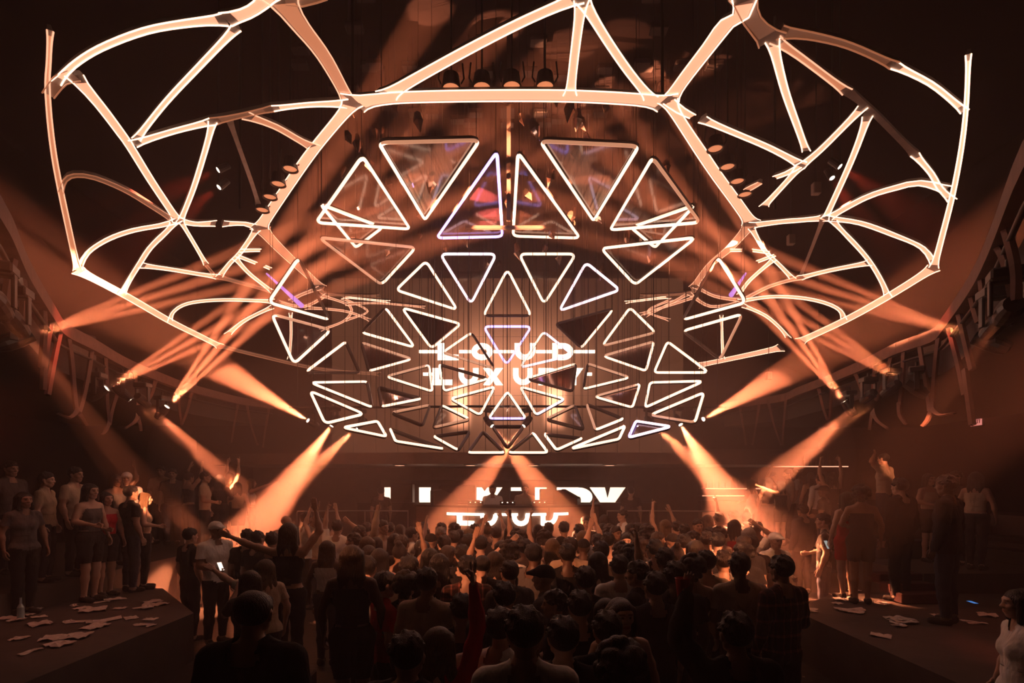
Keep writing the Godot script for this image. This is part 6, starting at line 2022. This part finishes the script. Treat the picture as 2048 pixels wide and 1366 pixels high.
# sex, x, y, z, size, turn, arms, top, hair, label
const PEOPLE := [
	["m", 0.09, 0.00, -2.82, 1.041, 180, "dd", "lw", "sK", "man nearest the camera at bottom centre, pale collared shirt, from behind"],
	["m", -0.04, 0.00, -3.41, 0.963, 150, "bd", "lw", "sB", "man in pale shirt left of the nearest man, head turned aside"],
	["m", 0.32, 0.00, -3.15, 0.968, 180, "dd", "tk", "sK", "man with broad black back right of the nearest man"],
	["f", 0.55, 0.00, -2.70, 0.997, 180, "dd", "tk", "cK", "person with round dark hair at the bottom edge, right of centre"],
	["m", 0.62, 0.00, -3.41, 0.952, 180, "dd", "tk", "sK", "dark-haired person in black in front of two women's faces"],
	["f", 0.78, 0.00, -3.78, 0.996, 10, "dd", "ky", "lB", "woman facing the camera among dark backs, hair loose"],
	["f", 0.79, 0.00, -4.41, 0.923, 170, "dd", "ky", "lB", "woman with red-lit brown hair beside the one facing the camera"],
	["m", 0.39, 0.00, -4.47, 0.913, 265, "db", "tk", "sK", "man in dark shirt seen in profile facing left, gesturing"],
	["f", -0.19, 0.00, -3.78, 0.935, 190, "dd", "kk", "lB", "woman with reddish lit hair in front of the plaid shirt"],
	["f", -0.41, 0.00, -3.27, 0.962, 180, "ds", "lr", "lY", "blonde woman in red with raised red sleeve"],
	["m", -0.52, 0.00, -2.88, 0.960, 170, "dd", "jn", "sK", "person in creased dark jacket at lower left of centre"],
	["m", -0.69, 0.00, -4.73, 0.990, 165, "db", "lc", "sK", "man in tan shirt holding a red-lit hand, seen from behind"],
	["f", -0.93, 0.00, -5.05, 0.973, 180, "dd", "tk", "cK", "person with big black hair left of the tan shirt man"],
	["m", -1.14, 0.00, -5.10, 0.938, 120, "bd", "tr", "sK", "man in red top turned right, left of the big black hair"],
	["f", -1.38, 0.20, -4.89, 1.023, 185, "dd", "kk", "lB", "woman with long hair edged by light, dark in the left foreground"],
	["f", -2.62, 0.20, -6.60, 1.068, 180, "wu", "kk", "lK", "woman silhouetted with arm stretched wide to the left"],
	["m", -1.27, 0.20, -2.75, 0.994, 180, "dd", "jk", "zK", "large man in black at lower left, closest dark back"],
	["f", -2.53, 0.00, -5.40, 0.962, 215, "pp", "ty", "lB", "woman filming low with raised phone left of the dark backs"],
	["f", -2.65, 0.00, -6.00, 0.977, 230, "fd", "tc", "lY", "woman with long fair hair reaching an arm to the left"],
	["m", -4.56, 0.00, -8.60, 1.068, 60, "db", "tw", "pW", "man in white tee and white cap looking at his phone"],
	["m", 1.33, 0.00, -3.20, 0.975, 185, "ud", "jk", "sK", "man in black holding up a red cup"],
	["m", 2.54, 0.00, -5.09, 1.023, 200, "db", "lp", "sK", "tall man in plaid shirt at the right edge of the dance floor"],
	["m", 2.28, 0.00, -5.40, 1.013, 180, "bb", "tc", "sK", "man in tan tee with dark hair before the plaid shirt man"],
	["m", 2.08, 0.00, -5.76, 1.001, 190, "db", "tb", "sK", "man in beige tee with damp patch on his back"],
	["m", 2.92, 0.00, -7.64, 1.015, 180, "dd", "tw", "sK", "man in bright white shirt with dark sweat mark on the back"],
	["m", 3.14, 0.00, -7.31, 1.025, 180, "bb", "tk", "zB", "nearly shaven man in dark tee framed by a white jacket"],
	["m", 1.15, 0.00, -5.65, 0.983, 185, "ds", "tw", "sK", "man in white tee with right arm raised high"],
	["m", 1.12, 0.00, -6.57, 1.010, 180, "bd", "lc", "sK", "man in tan collared shirt right of the khaki one"],
	["m", 1.25, 0.00, -5.26, 0.983, 240, "dd", "jk", "sK", "man in black jacket glancing left at right of centre"],
	["m", 0.80, 0.00, -7.00, 1.013, 175, "db", "tb", "sB", "man in khaki shirt with folds, centre right"],
	["m", 0.30, 0.00, -6.20, 1.017, 150, "dd", "ty", "sK", "man in dark grey tee, face half turned right, at centre"],
	["m", -0.27, 0.00, -5.89, 0.977, 180, "dd", "ty", "zK", "crop-haired man in dark tee at centre"],
	["m", -0.40, 0.00, -5.51, 0.991, 185, "dd", "lp", "sK", "man in plaid shirt with checked shoulders, left of the crop-haired man"],
	["m", 0.02, 0.00, -5.50, 0.963, 200, "bd", "ty", "sB", "man between the crop-haired man and the half-turned man"],
	["m", 0.35, 0.00, -5.20, 0.966, 250, "db", "ty", "pK", "bearded man in dark cap looking left"],
	["m", 0.71, 0.00, -5.00, 0.973, 180, "dd", "tk", "sK", "man in black with dark head below the tan shirts"],
	["m", 1.85, 0.00, -6.90, 1.004, 190, "dd", "ls", "sK", "man in black and white striped jersey"],
	["f", 2.00, 0.00, -6.53, 1.020, 180, "dd", "tc", "bB", "woman with brown hair tied up beside the striped jersey"],
	["f", 2.35, 0.00, -6.90, 1.044, 200, "dd", "kk", "lB", "woman with pale hair clip"],
	["f", 1.83, 0.00, -5.45, 1.033, 180, "dd", "kk", "cK", "person with round dark hair below the hair clip woman"],
	["m", 4.09, 0.00, -8.40, 0.981, 10, "bd", "tw", "pW", "man in white cap facing the camera by the right podium"],
	["m", -3.06, 0.00, -9.90, 1.029, 180, "so", "tw", "sK", "man in white tee, one arm up and the other bent over his head"],
	["f", -3.61, 0.00, -10.60, 1.066, 180, "uu", "kc", "bB", "woman with both arms raised near the left beam"],
	["m", -4.04, 0.00, -11.04, 1.075, 120, "du", "tw", "sB", "man in pale tee lit by the left beam"],
	["m", -4.33, 0.00, -10.76, 1.057, 170, "dd", "tc", "nB", "bald man glowing under the left beam"],
	["m", -2.23, 0.00, -8.00, 0.996, 270, "dd", "tk", "sK", "man in profile facing left beside the long-haired silhouette"],
	["m", -2.48, 0.00, -9.20, 1.004, 100, "dd", "ty", "sK", "man with light glasses pushed on his head"],
	["m", -2.23, 0.00, -9.80, 1.033, 60, "ds", "lc", "sB", "man in open pinkish shirt raising an arm"],
	["f", -1.68, 0.00, -8.20, 1.026, 185, "dd", "tk", "lK", "woman with straight black hair under the raised arm"],
	["f", -1.96, 0.00, -7.70, 1.028, 180, "dd", "kc", "lY", "woman with wavy fair hair at left of centre"],
	["m", -1.62, 0.00, -9.30, 0.985, 120, "bu", "tw", "sB", "man in white shirt bending forward, face to the right"],
	["f", -1.37, 0.00, -6.99, 1.004, 180, "du", "kk", "bK", "woman with dark bun and bare raised forearm"],
	["f", -1.13, 0.00, -7.31, 1.019, 120, "bd", "tk", "lK", "woman with black hair looking right, hands clasped"],
	["m", -1.17, 0.00, -8.39, 0.973, 185, "dd", "tk", "pK", "man in black cap before the white-haired man"],
	["m", -1.12, 0.00, -9.20, 0.990, 5, "dd", "tk", "sW", "white-haired man facing the camera"],
	["m", -0.84, 0.00, -8.61, 0.982, 200, "dd", "tk", "sK", "dark-haired man right of the white-haired man"],
	["f", -0.74, 0.00, -6.97, 1.002, 90, "bd", "tw", "lB", "woman in profile facing right with pale collar"],
	["f", -0.64, 0.00, -9.40, 1.012, 70, "dd", "kk", "lY", "long-haired blonde woman looking right under the letter L"],
	["m", -0.37, 0.00, -7.60, 0.994, 185, "dd", "tk", "sK", "man with lit ears and very dark hair, left of centre"],
	["f", -0.37, 0.00, -10.20, 1.011, 180, "ou", "kc", "bY", "blonde woman with hair up and hands raised at the booth"],
	["m", -0.19, 0.00, -9.40, 0.981, 175, "us", "tk", "sB", "man with dark arms lifted holding a phone up"],
	["f", 0.02, 0.00, -6.93, 1.023, 180, "dd", "tw", "cK", "person with wide black curls at centre"],
	["f", 0.16, 0.00, -9.00, 1.010, 180, "dd", "kk", "cK", "person with broad dark hair right of the phone hands"],
	["f", 0.35, 0.00, -9.40, 1.002, 180, "dd", "kc", "lB", "woman with straight brown hair near the letter U"],
	["f", 0.60, 0.00, -9.00, 1.001, 190, "sd", "kc", "cB", "woman pointing one finger up before the booth"],
	["f", 0.64, 0.00, -7.87, 1.002, 180, "dd", "kk", "lY", "woman with glossy blonde hair at centre right"],
	["m", 0.23, 0.00, -7.27, 0.986, 190, "od", "tc", "sK", "man with forearm bent across his head at centre"],
	["m", 1.02, 0.00, -9.90, 1.014, 180, "dd", "tw", "sK", "man in pale patterned shirt with headset"],
	["m", 0.80, 0.00, -8.23, 0.956, 180, "dd", "tk", "pK", "man in dark cap below the headset man"],
	["f", 1.23, 0.00, -9.00, 1.012, 180, "du", "kc", "lY", "fair-haired woman right of the headset man"],
	["m", 1.08, 0.00, -7.80, 0.960, 170, "dd", "tk", "pK", "man in black cap with peak to the right"],
	["m", 1.38, 0.00, -8.38, 0.968, 160, "dd", "tw", "sB", "man with short brown hair, ear lit"],
	["m", 1.46, 0.00, -7.99, 0.997, 180, "ud", "tw", "sK", "man in white tee leaning with an arm up"],
	["m", 1.61, 0.00, -11.40, 1.017, 0, "dd", "tk", "sK", "bearded man in black facing the crowd beside the booth"],
	["f", 2.11, 0.00, -12.00, 1.066, 180, "sd", "kk", "lK", "tall woman with long dark hair beyond the white tee"],
	["m", 1.89, 0.00, -9.60, 0.981, 30, "dd", "tk", "sB", "man facing the camera behind the glasses man"],
	["m", 2.56, 0.00, -12.20, 1.077, 280, "dd", "lw", "sK", "man in pale shirt in profile facing left by the rail"],
	["m", 1.78, 0.00, -8.23, 0.984, 350, "dd", "ty", "sK", "man with dark glasses facing the camera"],
	["f", 2.09, 0.00, -9.00, 0.996, 20, "dd", "kc", "bK", "woman facing the camera, dark hair tied back"],
	["f", 2.43, 0.00, -9.60, 1.031, 180, "dd", "kk", "cK", "person with tall frizzy black hair"],
	["m", 2.36, 0.00, -8.64, 0.971, 90, "dd", "tk", "sB", "man in profile facing right near the cap"],
	["m", 2.48, 0.00, -8.26, 0.980, 180, "dd", "tk", "pK", "man in wide black cap, right of centre"],
	["f", 3.09, 0.00, -10.80, 1.049, 200, "su", "kc", "lY", "woman with long lit hair and a hand thrown up"],
	["m", 3.02, 0.00, -9.40, 1.010, 190, "dd", "js", "sK", "man in dark jacket with pale stripes"],
	["m", 3.60, 0.00, -10.40, 1.020, 0, "dd", "tk", "sK", "stern man in black facing the camera"],
	["m", 2.90, 0.00, -8.60, 0.982, 270, "dd", "tk", "sK", "dark-haired man in profile left below the stern man"],
	["f", 4.25, 0.00, -11.69, 1.077, 180, "ds", "kc", "lB", "woman with long brown hair and a raised arm under the right beam"],
	["m", 4.35, 0.00, -11.31, 1.067, 185, "dd", "tw", "sK", "man with short black hair right of the brown-haired woman"],
	["f", 3.45, 0.00, -9.00, 1.029, 185, "dd", "kw", "cB", "person with dark curls and bare white-lit shoulders"],
	["f", 2.92, 0.00, -8.04, 1.040, 180, "dd", "tw", "sB", "person with smooth brown hair left of the bright white shirt"],
	["f", 4.20, 0.00, -10.20, 1.072, 185, "dd", "kr", "lB", "woman with long brown hair and red top"],
	["m", 4.94, 0.00, -12.00, 1.070, 190, "dd", "tk", "sK", "man with dark round head before the right podium"],
	["f", 5.29, 0.00, -12.20, 1.099, 170, "dd", "kc", "bY", "fair-haired woman in haze before the right podium"],
	["f", 3.94, 0.00, -9.00, 1.041, 180, "do", "tw", "lW", "person in white with a bright bent arm overhead"],
	["m", 1.72, 0.00, -6.00, 1.002, 180, "dd", "tk", "sK", "man in black behind the striped jersey"],
	["f", 1.50, 0.00, -6.70, 1.009, 180, "dd", "tk", "cK", "person with curly dark hair behind the raised arm"],
	["f", 1.00, 0.00, -6.10, 1.018, 180, "dd", "tk", "lK", "woman with long dark hair below the tan collar"],
	["f", -0.15, 0.00, -6.40, 0.999, 180, "ud", "kc", "lB", "woman in skin-toned top with an arm lifted at centre"],
	["m", -0.54, 0.00, -6.63, 0.983, 180, "dd", "tk", "sK", "man in black directly in front of the letter L"],
	["f", -0.74, 0.00, -6.00, 1.015, 180, "dd", "tk", "lK", "woman with dark hair behind the tan shirt man"],
	["f", -1.51, 0.00, -6.50, 1.013, 180, "dd", "kk", "lK", "woman with dark hair left of the raised forearm"],
	["m", -1.45, 0.00, -5.70, 0.976, 180, "dd", "tw", "sK", "man with pale sleeve behind the long-haired foreground woman"],
	["f", -2.49, 0.00, -7.60, 1.001, 180, "dd", "kw", "lK", "woman with white shoulder left of the foreground woman"],
	["m", -3.42, 0.00, -8.00, 1.004, 180, "dd", "tk", "sK", "dark-haired man below the left podium"],
	["m", -3.82, 0.00, -8.40, 0.992, 160, "dd", "tk", "sK", "dark head under the outstretched arm"],
	["m", -4.16, 0.00, -8.80, 0.990, 190, "dd", "tk", "sB", "man at the foot of the left podium dancers"],
	["m", -0.02, 0.00, -4.41, 0.953, 180, "dd", "tk", "sK", "man in black behind the gesturing hand at centre"],
	["m", -0.34, 0.00, -4.15, 0.929, 190, "dd", "tk", "sK", "man in black between the tan shirt and the reddish hair"],
	["m", 0.54, 0.00, -4.10, 0.948, 180, "dd", "tk", "sK", "man in black behind the broad back"],
	["m", 1.25, 0.00, -4.65, 0.976, 190, "dd", "tk", "sK", "man in black beside the black jacket man"],
	["m", 1.51, 0.00, -4.95, 1.003, 180, "dd", "tk", "sK", "man in black below the tied-up hair"],
	["m", -0.39, 0.70, -14.30, 0.990, 0, "bb", "tw", "sK", "disc jockey at the left half of the booth"],
	["m", 0.45, 0.70, -14.30, 1.005, 5, "bb", "tc", "sB", "disc jockey at the right half of the booth"],
	["m", -3.36, 0.70, -14.60, 0.960, 200, "dd", "tk", "sK", "man standing in shadow left of the booth"],
	["m", 3.28, 0.70, -14.60, 0.960, 160, "dd", "tk", "sK", "man standing in shadow right of the booth"],
	["f", -6.86, 1.00, -13.60, 1.036, 150, "ss", "kc", "lY", "dancer with both arms stretched overhead on the left podium"],
	["f", -6.43, 1.00, -13.11, 0.898, 200, "dd", "kc", "lB", "woman in short dress at the front of the left podium"],
	["f", -6.28, 1.00, -13.49, 0.949, 120, "df", "kw", "lY", "woman in white dress pointing away on the left podium"],
	["f", -6.69, 1.00, -12.80, 1.000, 195, "db", "kk", "lK", "woman with long black hair beside the left podium"],
	["m", -6.60, 1.00, -12.00, 0.986, 110, "db", "tc", "sK", "man in pale tee reaching out left of the podium"],
	["f", -7.53, 1.00, -13.00, 1.024, 150, "uu", "ky", "bK", "woman raising her hands in the dim left tier"],
	["m", -8.69, 1.00, -13.80, 1.092, 10, "db", "tc", "sK", "man in light shirt far back in the left tier"],
	["m", -8.28, 1.00, -13.60, 1.046, 20, "dd", "ty", "sK", "man in grey far back in the left tier"],
	["f", -6.33, 0.67, -9.60, 0.978, 120, "db", "kc", "lY", "blonde woman in pink skirt at the deck edge"],
	["m", -6.40, 0.67, -9.34, 1.003, 150, "dd", "tk", "sK", "dark-haired man hugging the woman in the pink skirt"],
	["m", -7.27, 1.00, -10.50, 0.963, 30, "dd", "tw", "pW", "man in white hat behind the hugging pair"],
	["f", -7.19, 1.00, -10.10, 0.974, 60, "ud", "ky", "lB", "woman with a raised hand beside the white hat"],
	["f", -6.55, 0.67, -8.97, 0.989, 70, "db", "kr", "lK", "woman in dark red top facing the hugging pair"],
	["f", -6.51, 0.67, -8.58, 1.070, 80, "db", "ky", "lK", "woman with long dark hair and hands folded on the left deck"],
	["m", -7.08, 1.00, -9.00, 0.989, 95, "dd", "tc", "sK", "man in pale tee in profile on the left deck"],
	["m", -7.05, 1.00, -8.40, 0.936, 110, "dd", "tb", "sK", "man in tan tee further left on the deck"],
	["f", -6.77, 0.67, -7.70, 1.001, 70, "dd", "ty", "lK", "woman in grey near the left picture edge"],
	["m", -8.32, 1.00, -9.20, 1.049, 80, "dd", "ty", "sK", "man barely lit at the left picture edge"],
	["m", -5.08, 0.00, -8.80, 0.999, 150, "dd", "tk", "sK", "man in black beside the white tee man"],
	["f", 6.02, 1.00, -13.60, 0.935, 210, "bd", "gw", "lY", "blonde woman in pale dress bowing her head on the right podium"],
	["f", 6.54, 1.00, -13.80, 0.973, 180, "dd", "kk", "lK", "woman in crop top with linked arm on the right podium"],
	["f", 6.66, 1.00, -13.40, 0.920, 200, "fd", "gk", "lK", "woman in dark dress reaching left on the right podium"],
	["m", 7.14, 1.00, -13.99, 1.044, 260, "db", "tc", "sK", "man in profile facing left on the right podium"],
	["m", 7.48, 1.00, -14.21, 1.051, 230, "dd", "tw", "cY", "man with bright curly hair on the right podium"],
	["m", 7.05, 1.00, -14.60, 1.008, 20, "du", "tw", "sB", "man drinking behind the podium women"],
	["f", 7.28, 1.00, -13.20, 1.039, 190, "dd", "gk", "lK", "woman with long black hair in a dark dress, right end of podium"],
	["m", 7.22, 1.00, -12.70, 0.968, 185, "dd", "lw", "sK", "man in white shirt seen from behind right of the podium"],
	["m", 6.79, 0.70, -11.80, 0.984, 220, "db", "tk", "pK", "man in dark cap below the white shirt man"],
	["m", 5.91, 0.30, -11.00, 0.997, 200, "dd", "jy", "sK", "man in grey suit standing at the right podium steps"],
	["m", 5.64, 0.00, -9.80, 1.103, 240, "db", "tf", "sK", "man in floral shirt leaning at the right deck"],
	["f", 7.26, 1.00, -12.30, 1.028, 180, "ss", "kk", "lK", "woman with both arms thrown up right of the podium"],
	["f", 5.42, 0.67, -8.80, 0.991, 190, "dd", "gr", "lK", "woman in long red dress on the right deck"],
	["f", 5.40, 0.67, -8.40, 1.040, 160, "bd", "gk", "cK", "woman in black beside the long red dress"],
	["m", 7.94, 1.35, -11.60, 1.010, 210, "od", "tc", "zK", "man in pink-lit shirt drinking above the right deck"],
	["m", 6.14, 0.67, -8.60, 1.072, 200, "dd", "jk", "sK", "man in black suit right of the women on the deck"],
	["m", 5.76, 0.67, -7.20, 1.085, 215, "dd", "jk", "sK", "large man in black suit standing on the right deck"],
	["f", 8.12, 1.00, -10.60, 0.990, 10, "db", "kc", "lB", "woman facing the camera between the two dark suits"],
	["m", 8.32, 1.00, -10.20, 0.971, 270, "dd", "tk", "sK", "man in profile behind the large suit"],
	["f", 8.18, 1.00, -9.60, 0.995, 120, "dd", "kc", "lK", "woman with lit forearm at the far right"],
	["f", 3.91, 0.00, -4.20, 0.989, 250, "dd", "tw", "lK", "woman in glittering top at the right picture edge"],
	["m", 2.42, 0, -10.25, 0.988, 175, "dd", "ly", "sK", ""],
	["f", 1.48, 0, -7.14, 0.999, 200, "dd", "tk", "cK", ""],
	["m", -1.66, 0, -10.82, 0.976, 190, "dd", "tk", "sK", ""],
	["m", 0.70, 0, -6.42, 1.002, 180, "dd", "tk", "sK", ""],
	["m", -0.57, 0, -9.81, 0.996, 160, "dd", "lk", "sK", ""],
	["m", 3.55, 0, -7.98, 0.975, 175, "dd", "tk", "sK", ""],
	["f", -2.24, 0, -11.50, 0.964, 160, "dd", "tk", "lB", ""],
	["m", -0.89, 0, -7.72, 0.990, 200, "dd", "tk", "sB", ""],
	["m", 2.42, 0, -6.16, 0.977, 175, "dd", "ty", "sB", ""],
	["f", -0.91, 0, -6.45, 1.017, 190, "dd", "ty", "lK", ""],
	["f", 0.60, 0, -10.76, 0.996, 175, "dd", "ty", "lB", ""],
	["f", -1.79, 0, -7.10, 0.996, 190, "dd", "lk", "lK", ""],
	["f", 1.84, 0, -7.69, 0.999, 175, "dd", "tk", "cB", ""],
	["m", -2.25, 0, -10.53, 0.981, 175, "dd", "tk", "sB", ""],
	["m", -0.56, 0, -8.00, 0.989, 160, "dd", "tk", "sK", ""],
	["f", 1.89, 0, -10.99, 1.000, 200, "dd", "tk", "lK", ""],
	["f", -0.88, 0, -10.20, 0.965, 160, "dd", "tk", "lK", ""],
	["f", 0.05, 0, -9.78, 1.024, 180, "dd", "tk", "lK", ""],
	["m", -1.16, 0, -9.63, 1.011, 200, "dd", "ty", "sB", ""],
	["m", -2.44, 0, -10.17, 0.984, 160, "dd", "lk", "sK", ""],
	["f", 1.95, 0, -10.53, 0.988, 175, "dd", "tk", "cB", ""],
	["m", 2.46, 0, -7.68, 1.000, 200, "dd", "tk", "sK", ""],
	["f", 0.15, 0, -8.31, 1.013, 160, "dd", "lk", "lK", ""],
	["f", 2.92, 0, -6.81, 1.014, 175, "dd", "tk", "cK", ""],
	["f", -1.56, 0, -10.13, 0.985, 200, "dd", "lk", "cB", ""],
	["m", -1.46, 0, -7.62, 0.996, 160, "dd", "lk", "sB", ""],
	["f", -0.09, 0, -7.99, 0.979, 200, "dd", "tk", "lK", ""],
	["m", -0.99, 0, -5.56, 0.987, 160, "dd", "lk", "sK", ""],
	["m", 1.34, 0, -10.28, 0.974, 200, "dd", "lk", "sK", ""],
	["f", -1.04, 0, -10.76, 0.993, 190, "dd", "ty", "cB", ""],
	["f", -2.10, 0, -8.78, 0.964, 200, "dd", "lk", "lK", ""],
	["m", 4.87, 0, -11.20, 0.963, 160, "dd", "ly", "sK", ""],
	["m", 0.78, 0, -10.35, 0.988, 175, "dd", "lk", "sK", ""],
	["m", 3.53, 0, -9.61, 0.972, 175, "dd", "ty", "sK", ""],
	["f", 3.33, 0, -11.53, 0.964, 190, "dd", "lk", "lB", ""],
	["m", 4.67, 0, -10.29, 0.998, 200, "dd", "ty", "sK", ""],
	["m", 3.18, 0, -10.32, 1.001, 190, "dd", "lk", "sB", ""],
	["m", -2.78, 0, -10.89, 0.968, 180, "dd", "tk", "sK", ""],
	["f", 2.51, 0, -11.27, 0.987, 180, "dd", "tk", "lK", ""],
]
